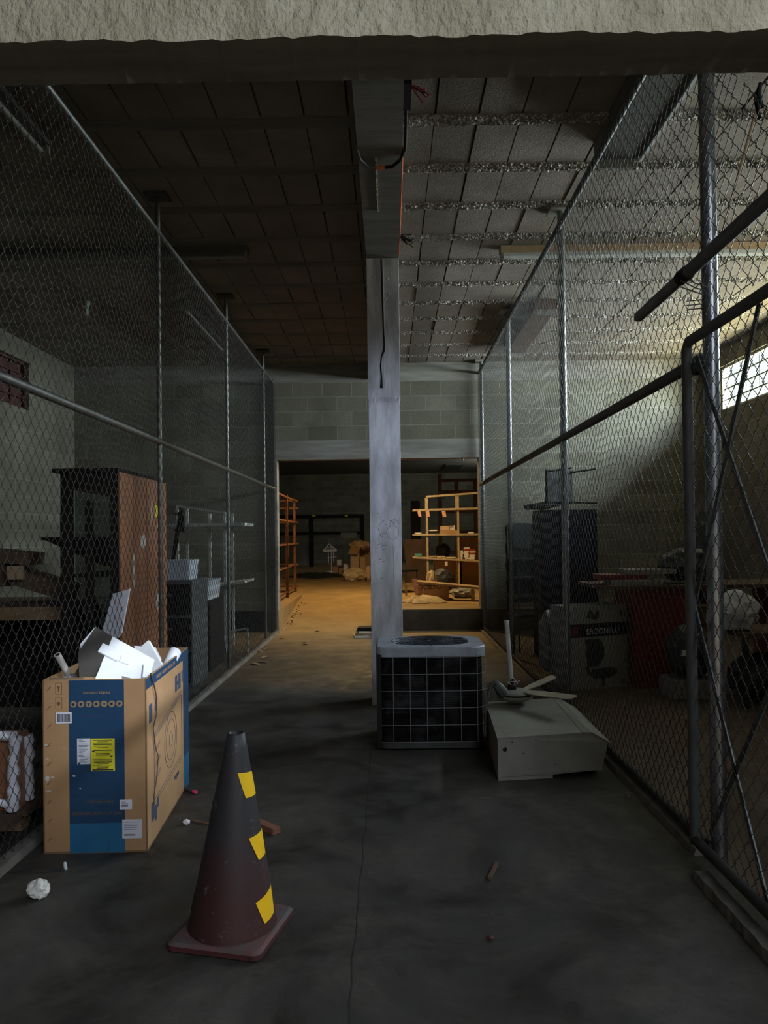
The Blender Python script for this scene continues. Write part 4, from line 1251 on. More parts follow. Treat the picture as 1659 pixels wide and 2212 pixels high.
# ------------------------------------------------------------------ left bay
cab = thing('display_cabinet', 'tall dark cabinet with glazed end and reddish brown side panels behind the left fence', 'cabinet', (-2.25, 6.1, 0))
CX0, CX1, CYa, CYb, CZ = -2.44, -2.0, 5.55, 6.72, 2.0
b = MB(); b.box((CX0 - .05, CYa - .03, CZ), (CX1 + .0, CYb + .02, CZ + .03), M['wood_dark']); b.build('cornice', cab)
b = MB()
b.box((CX0, CYa, .0), (CX0 + .085, CYa + .03, CZ), M['wood_dark']); b.box((CX1 - .075, CYa, 0), (CX1 - .012, CYa + .03, CZ), M['wood_dark'])
b.box((CX0 + .18, CYa, .85), (CX0 + .235, CYa + .03, CZ - .2), M['wood_dark'])
b.prism([(CX0 + .085, CYa, CZ), (CX0 + .085, CYa, CZ - .125), (CX1 - .075, CYa, CZ - .185), (CX1 - .075, CYa, CZ)], (0, .03, 0), M['wood_dark'])
b.box((CX0 + .085, CYa, 0), (CX1 - .075, CYa + .03, .80), M['wood_dark'])
b.build('end_frame', cab)
b = MB(); b.box((CX0 + .085, CYa + .012, .80), (CX1 - .075, CYa + .016, CZ - .12), M['glass']); b.build('glass_pane', cab)
b = MB()
ed = [CYa, CYa + .30, CYa + .62, CYa + .93, CYb]
for k in range(4):
    b.box((CX1 - .012, ed[k] + .008, 0), (CX1, ed[k + 1] - .008, CZ), M['wood_brown'])
b.box((CX1 - .016, CYa, 0), (CX1 - .010, CYb, CZ), M['wood_dark'])
b.build('side_panel', cab)
b = MB(); b.box((CX0, CYb - .02, 0), (CX0 + .05, CYb, CZ), M['wood_dark']); b.box((CX1 - .08, CYb - .02, 0), (CX1 - .012, CYb, CZ), M['wood_dark']); b.box((CX0, CYb - .02, .0), (CX1 - .012, CYb, .8), M['wood_dark']); b.box((CX0, CYb - .02, CZ - .1), (CX1 - .012, CYb, CZ), M['wood_dark']); b.build('rear_frame', cab)
for z in (1.22,):
    b = MB(); b.box((CX0 + .01, CYa + .04, z), (CX1 - .02, CYb - .03, z + .018), M['wood_dark']); b.build('shelf', cab)
b = MB()
b.box((CX1, 6.40, 1.69), (CX1 + .001, 6.55, 1.79), M['label_yellow']); b.build('yellow_sticker', cab)
b = MB()
for (ya, za, yb_, zb) in ((5.99, 1.42, 6.16, 1.54), (5.82, 1.10, 5.89, 1.38), (6.38, .86, 6.58, 1.06), (6.28, 1.62, 6.32, 1.85), (6.42, 1.58, 6.5, 1.63)):
    n = 10; cy_, cz_ = (ya + yb_) / 2, (za + zb) / 2
    b.prism([(CX1, cy_ + (yb_ - ya) / 2 * math.cos(t * 2 * PI / n) * r.uniform(.6, 1.1), cz_ + (zb - za) / 2 * math.sin(t * 2 * PI / n) * r.uniform(.7, 1.1)) for t in range(n)], (.0008, 0, 0), M['sticker_worn'])
b.build('torn_stickers', cab)
b = MB()
pp = aty(214, 1233, 6.2)
o = crumple('plastic_bag', (-2.22, 6.15, .98), (.22, .3, .22), M['plastic_white'], 41, amp=.15); tag(o, 'pale glossy plastic bag inside the dark glazed cabinet', 'bag')

q = [aty(x_, y_, 5.0) for x_, y_ in ((243, 1283), (280, 1272), (262, 1368), (222, 1420), (205, 1420))]
q2 = []
for v in q:
    k = (v.z - .75) / .5; q2.append(Vector((v.x, 5.0 + .0 * k, v.z)))
b = MB(); b.prism(q2, (0, .02, 0), M['label_white']); b_o = b.build('white_board'); tag(b_o, 'pale grey board propped up between the dark cabinet and the left fence', 'board')
b = MB(); b.box((-2.0, 4.9, 0), (-1.86, 5.3, .74), M['black']); tag(b.build('black_bin', bevel=.01), 'low black bin behind the left fence under the pale grey board', 'bin')

# timber pile on a table far left
tb = thing('work_table', 'dark wooden table with a pale front edge at the far left behind the fence', 'table', (-3.4, 6.3, 0))
tz = .98
b = MB(); b.box((-4.6, 5.85, tz - .05), (-2.55, 6.9, tz), M['wood_old']); b.build('tabletop', tb)
b = MB(); b.box((-4.6, 5.82, tz - .10), (-2.55, 5.85, tz), M['wood_raw']); b.build('front_edge', tb)
for x in (-4.5, -2.65):
    for y_ in (5.95, 6.8):
        b = MB(); b.box((x - .035, y_ - .035, 0), (x + .035, y_ + .035, tz - .05), M['wood_dark']); b.build('leg', tb)
b = MB(); b.box((-4.5, 6.3, .1), (-2.6, 6.33, tz - .06), M['wood_dark']); b.build('back_panel', tb)


def crate(label, c, rz, ry, sx_, sy_, sz_, mat):
    T = Matrix.Translation(c) @ Matrix.Rotation(rz, 4, 'Z') @ Matrix.Rotation(ry, 4, 'Y')
    b = MB(); t = .018
    b.box((-sx_ / 2, -sy_ / 2, -sz_ / 2), (sx_ / 2, -sy_ / 2 + t, sz_ / 2), mat, T); b.box((-sx_ / 2, sy_ / 2 - t, -sz_ / 2), (sx_ / 2, sy_ / 2, sz_ / 2), mat, T)
    b.box((-sx_ / 2, -sy_ / 2 + t, -sz_ / 2), (-sx_ / 2 + t, sy_ / 2 - t, sz_ / 2), mat, T); b.box((sx_ / 2 - t, -sy_ / 2 + t, -sz_ / 2), (sx_ / 2, sy_ / 2 - t, sz_ / 2), mat, T)
    b.box((-sx_ / 2 + t, -sy_ / 2 + t, sz_ / 2 - t), (sx_ / 2 - t, sy_ / 2 - t, sz_ / 2), mat, T)
    tag(b.build('wooden_crate'), label, 'crate')


crate('upturned wooden crate leaning on the far left table, nearest the cabinet', (-2.86, 6.25, 1.135), .2, .35, .46, .4, .13, M['wood_old'])
crate('old wooden crate on the far left table at the photo edge', (-3.42, 6.2, 1.21), -.15, -.10, .62, .45, .22, M['wood_old'])
crate('small wooden crate on top of the crates at the far left', (-3.12, 6.2, 1.37), .1, .12, .38, .35, .10, M['wood_old'])
b = MB(); b.box((-3.05, 5.955, 1.19), (-2.92, 5.975, 1.30), M['pale_wood']); b.build('pale_front', bpy.data.objects['wooden_crate.001'])['label'] = 'pale square wooden front'

ws = thing('wall_shelf', 'dark shelf on thin uprights behind the glazed cabinet', 'shelf', (-3.9, 9.4, 0))
b = MB(); b.prism([(-4.25, 9.1, 1.50), (-3.0, 9.1, 1.50), (-3.0, 9.5, 1.50), (-4.25, 9.5, 1.50)], (0, 0, .035), M['wood_dark']); b.build('board', ws)
for x in (-4.15, -3.1):
    b = MB(); b.box((x - .012, 9.45, 0), (x + .012, 9.48, 1.85), M['dark_steel']); b.build('upright', ws)
b = MB(); b.prism([(-4.2, 9.12, 1.5), (-3.5, 9.12, 1.18), (-3.0, 9.12, 1.18), (-3.0, 9.12, 1.5)], (0, .3, 0), M['wood_dark']); b.build('bracket', ws)

# filing cabinet pair and tubs behind the left fence
fcab = thing('filing_cabinet', 'black filing cabinet with grey side between two left fence posts', 'cabinet', (-2.25, 7.9, 0))
b = MB(); b.box((-2.5, 7.56, 0), (-2.0, 8.2, 1.08), M['grey_steel']); b.build('body', fcab)
for k in range(3):
    b = MB(); b.box((-2.49, 7.535, .05 + k * .34), (-2.01, 7.56, .36 + k * .34), M['black']); d_ = b.build('drawer', fcab)
    b = MB(); b.box((-2.31, 7.52, .24 + k * .34), (-2.19, 7.535, .26 + k * .34), M['grey_steel']); b.build('handle', d_)
b = MB(); b.box((-2.42, 8.42, 0), (-2.03, 9.15, .80), M['black']); tag(b.build('black_cabinet', bevel=.008), 'low black cabinet next to the filing cabinet behind the left fence', 'cabinet')


def tub(label, c, s_, mat):
    x, y_, z = c; w, d, h = s_
    b = MB()
    o1 = rr_outline(x - w / 2 + .02, x + w / 2 - .02, y_ - d / 2 + .02, y_ + d / 2 - .02, (.03,) * 4, 3); o2 = rr_outline(x - w / 2, x + w / 2, y_ - d / 2, y_ + d / 2, (.04,) * 4, 3); o3 = rr_outline(x - w / 2 + .01, x + w / 2 - .01, y_ - d / 2 + .01, y_ + d / 2 - .01, (.03,) * 4, 3)
    ringloft(b, [[(p_, q_, z) for p_, q_ in o1], [(p_, q_, z + h * .9) for p_, q_ in o3], [(p_, q_, z + h * .9) for p_, q_ in o2], [(p_, q_, z + h) for p_, q_ in o2]], mat)
    return tag(b.build('plastic_tub'), label, 'tub')


tub('milky plastic tub on top of the black filing cabinet', (-2.2, 7.8, 1.08), (.36, .36, .20), M['plastic_white'])
tub('shallow milky plastic tub beside the low black cabinet top', (-2.2, 8.75, .80), (.34, .6, .22), M['plastic_white'])

rk = thing('white_shelf_rack', 'white metal rack with two shelf boards beyond the second left fence post', 'shelving', (-2.4, 10.2, 0))
for x in (-2.86, -2.54, -2.22):
    for y_ in ((10.1, 10.6) if x != -2.54 else (10.6,)):
        b = MB(); b.box((x - .017, y_ - .017, 0), (x + .017, y_ + .017, 1.95 if x < -2.8 else 1.85), M['white_metal']); b.build('upright', rk)
b = MB(); b.bar((-2.86, 10.1, 1.94), (-2.22, 10.1, 1.84), .03, .03, M['white_metal']); b.build('top_bar', rk)
b = MB(); b.box((-2.98, 9.98, 1.66), (-1.93, 10.65, 1.70), M['white_metal']); b.build('shelf', rk)
b = MB(); b.prism([(-2.6, 9.9, .82), (-1.92, 9.9, .90), (-1.92, 10.6, .90), (-2.6, 10.6, .82)], (0, 0, .03), M['white_metal']); b.build('shelf', rk)
ck = thing('folding_trolley', 'black folded trolley hanging on the white metal rack', 'trolley', (-2.95, 9.9, 1.2))
b = MB(); b.bar(aty(392, 1098, 9.9), aty(374, 1210, 9.9), .05, .03, M['black']); b.bar(aty(378, 1112, 9.9), aty(398, 1104, 9.9), .03, .03, M['black']); b.bar(aty(393, 1112, 9.9), aty(395, 1150, 9.9), .05, .03, M['black']); b.build('frame', ck)
b = MB(); b.bar(aty(378, 1145, 9.9), aty(400, 1148, 9.9), .04, .03, M['black']); b.build('toe_plate', ck)
st = thing('bench_frame', 'low white metal bench frame at the foot of the third left fence post', 'frame', (-2.1, 9.9, 0))
for (a_, c_) in (((485, 1365), (535, 1358)), ((485, 1365), (487, 1405)), ((535, 1358), (535, 1395)), ((485, 1390), (492, 1430))):
    b = MB(); pa_, pc_ = aty(*a_, 9.75), aty(*c_, 9.75); b.bar(pa_, pc_, .02, .02, M['white_metal']); b.build('tube', st)
b = MB(); b.bar(aty(487, 1400, 9.75), Vector((aty(487, 1400, 9.75).x, 9.75, 0)), .02, .02, M['white_metal']); b.bar(aty(535, 1390, 9.75), Vector((aty(535, 1390, 9.75).x, 9.75, 0)), .02, .02, M['white_metal']); b.build('leg', st)

# pallet with wrapped box, lower left
pal = thing('wooden_pallet', 'small wooden pallet behind the left fence at the lower left edge', 'pallet', (-2.1, 3.9, 0))
for k in range(4):
    b = MB(); b.box((-2.75, 3.55 + k * .20, .125), (-1.83, 3.70 + k * .20, .15), M['wood_old']); b.build('deck_board', pal)
for x in (-2.7, -2.3, -1.99):
    
    for y_ in (3.56, 3.88, 4.2):
        b = MB(); b.box((x, y_, 0), (x + .07, y_ + .08, .125), M['pale_wood']); b.build('block', pal)
pb_ = thing('wrapped_box', 'brown box edged with torn white foam wrap on the small pallet', 'box', (-2.2, 3.95, .15))
q = aty(45, 1740, 3.75)
b = MB(); b.box((-2.55, 3.75, .152), (-1.88, 3.88, .52), M['wood_brown']); b.build('box_body', pb_)
r = random.Random(8)
b = MB()
for (a_, c_) in (((-1.895, 3.74, .17), (-1.88, 3.74, .53)), ((-2.5, 3.74, .53), (-1.88, 3.74, .53)), ((-2.5, 3.74, .19), (-1.89, 3.74, .19)), ((-1.875, 3.86, .17), (-1.875, 3.86, .50))):
    n = 12; pts_ = [Vector(a_).lerp(Vector(c_), t / n) + Vector((r.uniform(-.008, .008), r.uniform(-.008, .004), r.uniform(-.008, .008))) for t in range(n + 1)]
    b.tube(pts_, [r.uniform(.02, .034) for _ in pts_], M['label_white'], 7)
b.build('foam_wrap', pb_)

# ------------------------------------------------------------------ right bay
ch = thing('stacked_chairs', 'tall stack of black chairs behind the third right fence post', 'chairs', (1.75, 9.6, 0))
bpy.data.objects.remove(ch)


def chair(label, c, rz, up=True, s=1.0, group=None):
    root = thing('black_chair', label, 'chair', c, group)
    T = Matrix.Translation(c) @ Matrix.Rotation(rz, 4, 'Z')
    if not up:
        T = T @ Matrix.Translation((0, -.4, .28)) @ Matrix.Rotation(-PI / 2, 4, 'X')
    b = MB(); b.box((-.21, -.21, .43), (.21, .21, .47), M['black'], T); b.build('seat', root, bevel=.012)
    b = MB(); b.prism([(-.19, .19, .60), (.19, .19, .60), (.20, .23, .88), (.14, .24, .93), (-.14, .24, .93), (-.20, .23, .88)], (0, .025, 0), M['black'], T=T); b.build('backrest', root)
    for x in (-.19, .19):
        b = MB(); b.tube([T @ Vector((x, -.19, 0)), T @ Vector((x, -.18, .44))], .012, M['dark_steel'], 8); b.build('leg', root)
        b = MB(); b.tube([T @ Vector((x, .22, 0)), T @ Vector((x, .19, .45)), T @ Vector((x, .22, .9))], .012, M['dark_steel'], 8); b.build('leg', root)
    return root


for k in range(4):
    chair('black chair in the dark stack behind the third right fence post', (1.78, 9.75, k * .24), .2, True, group='stacked black chairs behind the right fence')
chair('black chair lying on its back on top of the dark cabinet behind the right fence', (2.12, 9.2, 1.80), .5, False)
b = MB(); b.box((1.80, 8.95, 0), (2.48, 9.45, 1.79), M['black']); dc = b.build('dark_cabinet', bevel=.006); tag(dc, 'tall plain dark cabinet behind the right fence with a chair lying on top', 'cabinet')
b = MB(); b.box((1.82, 8.935, .05), (2.46, 8.95, 1.75), M['navy']); b.build('door', dc)

jc = thing('office_chair_carton', 'white carton with a printed black office chair leaning behind the right fence', 'carton', (2.05, 7.5, 0))
ja, jb = atz(1230, 1494, 0), atz(1356, 1481, 0)
jx = (jb - ja).normalized(); jy = Vector((-jx.y, jx.x, 0)); JW = (jb - ja).length; JH = .80
b = MB(); b.hexa([ja, jb, jb + jy * .3, ja + jy * .3], [p_ + Z * JH for p_ in (ja, jb, jb + jy * .3, ja + jy * .3)], M['carton_white']); b.build('box_body', jc)
J = lambda u, z: frame_T(ja + jx * u * JW + Z * z * JH - jy * .001, jx, Z)
def jq(b, u0, z0, u1, z1, mat, off=.001): b.prism([ja + jx * u * JW + Z * z * JH - jy * .0001 for u, z in ((u0, z0), (u1, z0), (u1, z1), (u0, z1))], -jy * off, mat)
b = MB(); jq(b, 0.02, .63, 1, .79, M['navy']); b.build('dark_band', jc)
b = MB(); jq(b, .06, .65, .16, .76, M['red'], .002); b.build('red_square', jc)
text_mesh('ERGONFLU', .075, M['label_white'], J(.58, .69), 'printed_text', jc)
b = MB()
def poly(b, pts_):
    b = MB(); b.prism([ja + jx * u * JW + Z * z * JH - jy * .0002 for u, z in pts_], -jy * .0015, M['ink']); b.build('printed_chair_shape', jc)
poly(b, [(.30, .30), (.33, .26), (.50, .27), (.60, .38), (.60, .50), (.52, .60), (.33, .61), (.28, .58)])
poly(b, [(.34, .18), (.42, .12), (.70, .12), (.82, .17), (.82, .22), (.70, .25), (.40, .24)])
poly(b, [(.55, .02), (.60, .02), (.60, .13), (.55, .13)])
poly(b, [(.28, .26), (.34, .16), (.37, .18), (.32, .30)])
poly(b, [(.30, .86), (.45, .83), (.52, .86), (.50, .96), (.44, .90), (.36, .97)])
b = MB(); jq(b, .88, .86, .97, .93, M['ink_brown']); b.build('printed_mark', jc)
b = MB(); jq(b, .88, .04, .96, .09, M['ink_brown']); b.build('printed_mark', jc)

o = crumple('plastic_sack', (aty(1178, 1400, 7.7).x + .06, 7.7, .38), (.24, .34, .66), M['bag'], 51, amp=.45); tag(o, 'tall clear plastic sack standing left of the printed office chair carton', 'sack')
dk = thing('desk', 'dark red desk behind the gate and the right fence', 'desk', (3.2, 7.6, 0))
dz_ = 1.5 - (1266 - 1152) * 7.2 / 1620
b = MB(); b.box((2.0, 7.0 + .2, dz_ - .03), (4.3, 8.0, dz_), M['wood_old']); b.build('desktop', dk)
b = MB(); b.box((2.35, 7.25, .0), (2.95, 7.9, dz_ - .03), M['red']); b.build('pedestal', dk)
b = MB(); b.box((3.8, 7.25, .0), (4.25, 7.9, dz_ - .03), M['red']); b.build('pedestal', dk)
for k, (a_, c_, z, h, mt, lb_) in enumerate(((2.15, 2.65, dz_, .05, M['carton_white'], 'flat white carton at the bottom of the pile on the red desk'), (2.05, 2.5, dz_ + .052, .05, M['red'], 'flat red box in the middle of the pile on the red desk'), (2.3, 2.78, dz_ + .104, .045, M['carton_white'], 'flat pale box on top of the pile on the red desk'))):
    b = MB(); b.box((a_, 7.3, z), (c_, 7.6, z + h), mt); tag(b.build('flat_box', bevel=.004), lb_, 'box')
o = crumple('cloth_bundle', (3.0, 7.55, dz_ + .17), (.55, .4, .36), M['tarp'], 61, amp=.35); tag(o, 'black cloth bundle on the right of the red desk', 'cloth')
o = crumple('black_bag', (2.72, 6.9, .40), (.42, .36, .5), M['tarp'], 62, amp=.2); tag(o, 'full black bag standing on a pale crate in front of the red desk', 'bag')
bt = MB(); bt.box((2.58, 6.70, .40), (2.66, 6.705, .45), M['label_white']); bt.build('bag_label', o)
b = MB(); b.box((2.52, 6.75, 0), (2.92, 7.1, .17), M['carton_white']); tag(b.build('pale_crate', bevel=.01), 'pale crate on the floor under the full black bag', 'crate')
o = crumple('white_bag', (aty(1590, 1330, 6.6).x, 6.6, .80), (.36, .3, .36), M['label_white'], 63, amp=.35); tag(o, 'crumpled white plastic bag seen through the gate on the side table', 'bag')
o = crumple('white_bag', (aty(1548, 1355, 6.6).x, 6.62, .74), (.14, .2, .2), M['label_white'], 64, amp=.35); tag(o, 'smaller white bag left of the crumpled white bag on the side table', 'bag')
sd = thing('side_table', 'low dark table seen through the gate under the white bags', 'table', (3.1, 6.7, 0))
b = MB(); b.box((2.98, 6.35, .60), (3.9, 7.0, .64), M['wood_old']); b.build('tabletop', sd)
for x in (3.01, 3.86):
    for y_ in (6.4, 6.95):
        b = MB(); b.box((x - .02, y_ - .02, 0), (x + .02, y_ + .02, .6), M['dark_steel']); b.build('leg', sd)
o = crumple('black_sack', (3.35, 6.68, .22), (.7, .45, .42), M['tarp'], 65, amp=.3); tag(o, 'large black sack on the floor under the side table seen through the gate', 'sack')
o = crumple('dark_coat', (3.55, 8.6, 1.15), (.40, .3, 1.1), M['tarp'], 66, amp=.25); tag(o, 'dark coat hanging behind the thick galvanised post', 'coat')
b = MB(); b.tube([(3.55, 8.85, 0), (3.55, 8.85, 1.8), (3.55, 8.7, 1.82)], .015, M['dark_steel'], 8); tag(b.build('coat_stand'), 'thin dark stand holding the dark coat behind the galvanised post', 'stand')

# ------------------------------------------------------------------ far room, right of the column
su = thing('shelf_unit', 'open cream metal shelf unit lit warm in the far room right of the column', 'shelving', (1.4, 16.2, PLAT))
SY = 16.0
sxz = lambda px, py, y=SY: aty(px, py, y)
for px_, pt_ in ((922, 1073), (989, 1070)):
    t0 = sxz(px_, pt_); 
    for dy in (0, .42):
        b = MB(); b.box((t0.x - .02, SY + dy, PLAT), (t0.x + .02, SY + dy + .03, t0.z), M['tan_metal']); b.build('upright', su)
xr = 2.3
b = MB(); b.box((xr - .02, SY, PLAT), (xr + .02, SY + .03, 2.37), M['tan_metal']); b.build('upright', su)
t0 = sxz(922, 1073)
b = MB(); b.bar((t0.x - .02, SY, t0.z), (xr, SY, t0.z + .09), .03, .04, M['tan_metal']); b.build('top_bar', su)
SZ = []
for pyl, pyr in ((1102, 1098), (1155, 1154), (1204, 1212)):
    l_, r_ = sxz(892, pyl, SY - .03), sxz(1033, pyr, SY - .03)
    k = (xr + .05 - l_.x) / (r_.x - l_.x); e_ = l_ + (r_ - l_) * k
    b = MB(); b.prism([(l_.x, SY - .03, l_.z - .02), (e_.x, SY - .03, e_.z - .02), (e_.x, SY + .46, e_.z - .02), (l_.x, SY + .46, l_.z - .02)], (0, 0, .04), M['tan_metal']); b.build('shelf', su)
    SZ.append((l_, e_))


def shelf_z(k, x):
    l_, e_ = SZ[k]; return l_.z + (e_.z - l_.z) * (x - l_.x) / (e_.x - l_.x) + .021


for k, (px_, w) in enumerate(((905, .07), (923, .075), (958, .08))):
    c = sxz(px_, 1103, SY - .04); b = MB()
    b.prism([(c.x - w / 2, SY - .034, c.z - .005), (c.x + w / 2, SY - .034, c.z - .005), (c.x + w / 2 + .02, SY - .034, c.z - .13), (c.x - w / 2 + .025, SY - .034, c.z - .13)], (0, .003, 0), M['pink_paper'])
    tag(b.build('paper_tag'), ('leftmost', 'middle', 'rightmost')[k] + ' salmon paper tag hanging from the upper shelf of the cream unit', 'tag', 'paper tags on the cream shelf unit')
c = sxz(964, 1217, SY - .04); b = MB(); b.box((c.x - .03, SY - .034, c.z - .05), (c.x + .03, SY - .031, c.z + .04), M['paper']); tag(b.build('paper_tag'), 'small white paper tag under the lowest shelf of the cream unit', 'tag')


def on_shelf(k, px0, px1, h, mat, label, name='book', dy=.05, d=.25, lift=0, group=None, cat='book', rot=0):
    y_ = SY + dy; a_, c_ = aty(px0, 1180, y_).x, aty(px1, 1180, y_).x
    z = max(shelf_z(k, a_), shelf_z(k, c_)) + lift
    b = MB(); T = Matrix.Translation(((a_ + c_) / 2, y_ + d / 2, z)) @ Matrix.Rotation(rot, 4, 'Z')
    b.box((-(c_ - a_) / 2, -d / 2, 0), ((c_ - a_) / 2, d / 2, h), mat, T)
    return tag(b.build(name, bevel=.003), label, cat, group)


# books stacked on the third shelf (k=2)
r = random.Random(77)
for si, (p0, p1, n, nm) in enumerate(((991, 1000, 5, 'left'), (1003, 1013, 7, 'tallest'), (1014, 1026, 6, 'right'))):
    for k in range(n):
        red = si > 0 and k >= n - 3
        o = on_shelf(2, p0 + r.uniform(-1, 1), p1 + r.uniform(-1, 1), .034, M['redwire'] if (red and k % 2) else M['paper'],
                     'book in the %s stack on the lower shelf of the cream unit' % nm if nm != 'tallest' else 'book in the tallest, middle stack on the lower shelf of the cream unit', lift=k * .036, dy=.02, d=.2,
                     group='books in the %s stack on the cream unit' % nm, rot=r.uniform(-.12, .12))
on_shelf(2, 896, 911, .055, M['teal'], 'teal box at the left end of the lower cream shelf', 'teal_box', cat='box')
for k, (p0, p1, h, dy, lb_) in enumerate(((922, 942, .02, .02, 'left'), (944, 962, .03, .05, 'middle'), (964, 985, .02, .03, 'right'))):
    on_shelf(2, p0, p1, h, M['cream'], 'flat papers on the lower cream shelf, %s heap' % lb_, 'paper_heap', dy=dy, cat='papers')
on_shelf(1, 897, 911, .02, M['paper'], 'flat book at the left end of the middle cream shelf', cat='book')
on_shelf(1, 928, 946, .05, M['black'], 'dark book on the middle cream shelf left of the brown parcels', cat='book')
on_shelf(1, 927, 945, .03, M['paper'], 'pale book on top of the dark book on the middle cream shelf', lift=.052, cat='book')
on_shelf(1, 951, 990, .07, M['carton'], 'brown parcel at the bottom of the pile on the middle cream shelf', 'parcel', cat='parcel', dy=.15)
on_shelf(1, 952, 972, .09, M['carton_pale'], 'pale parcel on the left of the brown parcel pile', 'parcel', lift=.072, cat='parcel', dy=.15)
on_shelf(1, 973, 983, .10, M['paper'], 'white carton on the right of the brown parcel pile', 'parcel', lift=.072, cat='parcel', dy=.15)
on_shelf(1, 1014, 1024, .03, M['paper'], 'thin papers at the right of the middle cream shelf', 'paper_heap', cat='papers')
o = crumple('black_bag', (aty(957, 1190, SY + .9).x, SY + .9, 1.14), (.34, .4, .36), M['tarp'], 71, amp=.25); o.location = (0, 0, 0); tag(o, 'rounded black bag behind the lower shelf of the cream unit', 'bag')
b = MB(); b.box((1.0, SY + .62, PLAT), (1.55, SY + 1.2, .96), M['carton']); tag(b.build('cardboard_box'), 'brown cardboard box behind the cream shelf unit, under the black bag', 'cardboard box')
b = MB(); b.box((1.6, SY + .7, PLAT), (2.15, SY + 1.25, 1.45), M['carton']); tag(b.build('cardboard_box'), 'tall brown cardboard box behind the right half of the cream shelf unit', 'cardboard box')

# wooden frame shelf and dark cabinets behind
wf = thing('wooden_rack', 'tall brown wooden rack behind the cream shelf unit', 'rack', (2.1, 22, PLAT))
YW = 22.0
for px_ in (950, 986, 1027):
    t = aty(px_, 1036, YW); b = MB(); b.box((t.x - .055, YW, PLAT), (t.x + .055, YW + .09, 3.15 if px_ > 950 else 3.3), M['wood_old']); b.build('upright', wf)
for z in (3.12, 2.78, 2.2, 1.6, 1.0):
    b = MB(); b.box((aty(950, 1036, YW).x, YW + .02, z - .05), (aty(1032, 1036, YW).x, YW + .07, z + .04), M['wood_old']); b.build('rail', wf)
for (x0_, x1_, yy_, zt, mt, lb_) in ((888, 906, 21.0, 2.48, M['black'], 'tall black cabinet in the far room just right of the column'), (906.5, 917, 21.2, 2.45, M['grey_steel'], 'narrow dark grey cabinet beside the tall black one in the far room')):
    a_, c_ = aty(x0_, 1100, yy_).x, aty(x1_, 1100, yy_).x
    b = MB(); b.box((a_, yy_, PLAT), (c_, yy_ + .5, zt), mt); tag(b.build('tall_cabinet'), lb_, 'cabinet')
b = MB(); a_, c_ = aty(874, 1165, 18.5), aty(921, 1200, 18.5); b.box((a_.x, 18.5, PLAT), (c_.x, 18.56, a_.z), M['wood_old']); tag(b.build('brown_board'), 'brown board standing behind the chairs just right of the column', 'board')
chair('dark folding chair on the platform just right of the column', (aty(884, 1290, 15.4).x - .1, 15.4, PLAT), .6)

# bench, big carton, cloth on the platform
bn = thing('plank_bench', 'long wooden plank bench on the platform in front of the cream shelf unit', 'bench', (1.0, 13.6, PLAT))
l_, r_ = aty(897, 1256, 13.7), aty(1033, 1269, 13.2)
b = MB(); d_ = (r_ - l_); b.bar(l_, l_ + d_ * 1.15, .32, .035, M['pale_wood']); b.build('plank', bn)
q = aty(1021, 1273, 13.15); b = MB(); b.box((q.x - .03, 13.1, PLAT), (q.x + .03, 13.16, q.z - .0), M['pale_wood']); b.build('leg', bn)
q = aty(877, 1262, 14.5); b = MB(); b.box((q.x - .02, 14.45, PLAT), (q.x + .02, 14.49, q.z + .02), M['pale_wood']); b.bar((q.x, 14.47, q.z), (l_.x + .1, 13.8, l_.z - .04), .03, .03, M['pale_wood']); b.build('leg', bn)
bc = thing('cardboard_box', 'brown cardboard box lettered SCELTO under the plank bench', 'cardboard box', (.75, 13.7, PLAT))
q0, q1 = aty(900, 1297, 13.42), aty(970, 1297, 13.42)
zt = l_.z - .065
b = MB(); b.box((q0.x, 13.42, PLAT), (q1.x, 13.95, zt), M['carton']); b.build('box_body', bc)
b = MB(); b.box((q0.x + .115, 13.416, PLAT + .1), (q0.x + .12, 13.42, zt), M['carton_pale']); b.box((q0.x + .12, 13.417, PLAT + .12), (q0.x + .13, 13.42, zt), M['carton_pale']); b.build('tape_strip', bc)
text_mesh('SCELTO', .105, M['ink'], frame_T(((aty(931, 1269, 13.4).x), 13.414, aty(931, 1269, 13.4).z), (1, 0, 0), Z), 'printed_text', bc)
b = MB()
a_ = aty(889, 1250, 13.3); c_ = aty(898, 1297, 13.3)
b.prism([(a_.x, 13.3, a_.z), (a_.x + .10, 13.3, a_.z), (a_.x + .09, 13.34, .62), (a_.x + .12, 13.34, PLAT + .15), (c_.x, 13.34, PLAT + .1), (a_.x + .03, 13.3, .6)], (0, .01, 0), M['pink_paper']); tag(b.build('torn_paper'), 'torn salmon and white paper strip hanging at the left of the lettered box', 'paper')
o = cloth('cloth_heap', aty(872, 1300, 13.0).x, aty(966, 1300, 13.0).x, 12.75, 13.38, PLAT, .16, M['cream'], 5); tag(o, 'heap of cream cloth on the platform in front of the lettered box', 'cloth')
o = crumple('rubbish_bag', (aty(1000, 1285, 13.9).x, 13.9, PLAT + .085), (.42, .3, .2), M['bag'], 81, amp=.4); tag(o, 'grey rubbish bag under the right end of the plank bench', 'bag')
o = crumple('beige_bundle', (aty(931, 1245, 14.6).x, 14.6, PLAT + .24), (.2, .2, .5), M['cream'], 82, amp=.3); tag(o, 'beige bundle standing behind the lettered box', 'bundle')
o = crumple('black_bag', (aty(955, 1240, 14.9).x, 14.9, PLAT + .25), (.5, .3, .5), M['tarp'], 83, amp=.25); tag(o, 'black bag behind the plank bench, right of the beige bundle', 'bag')

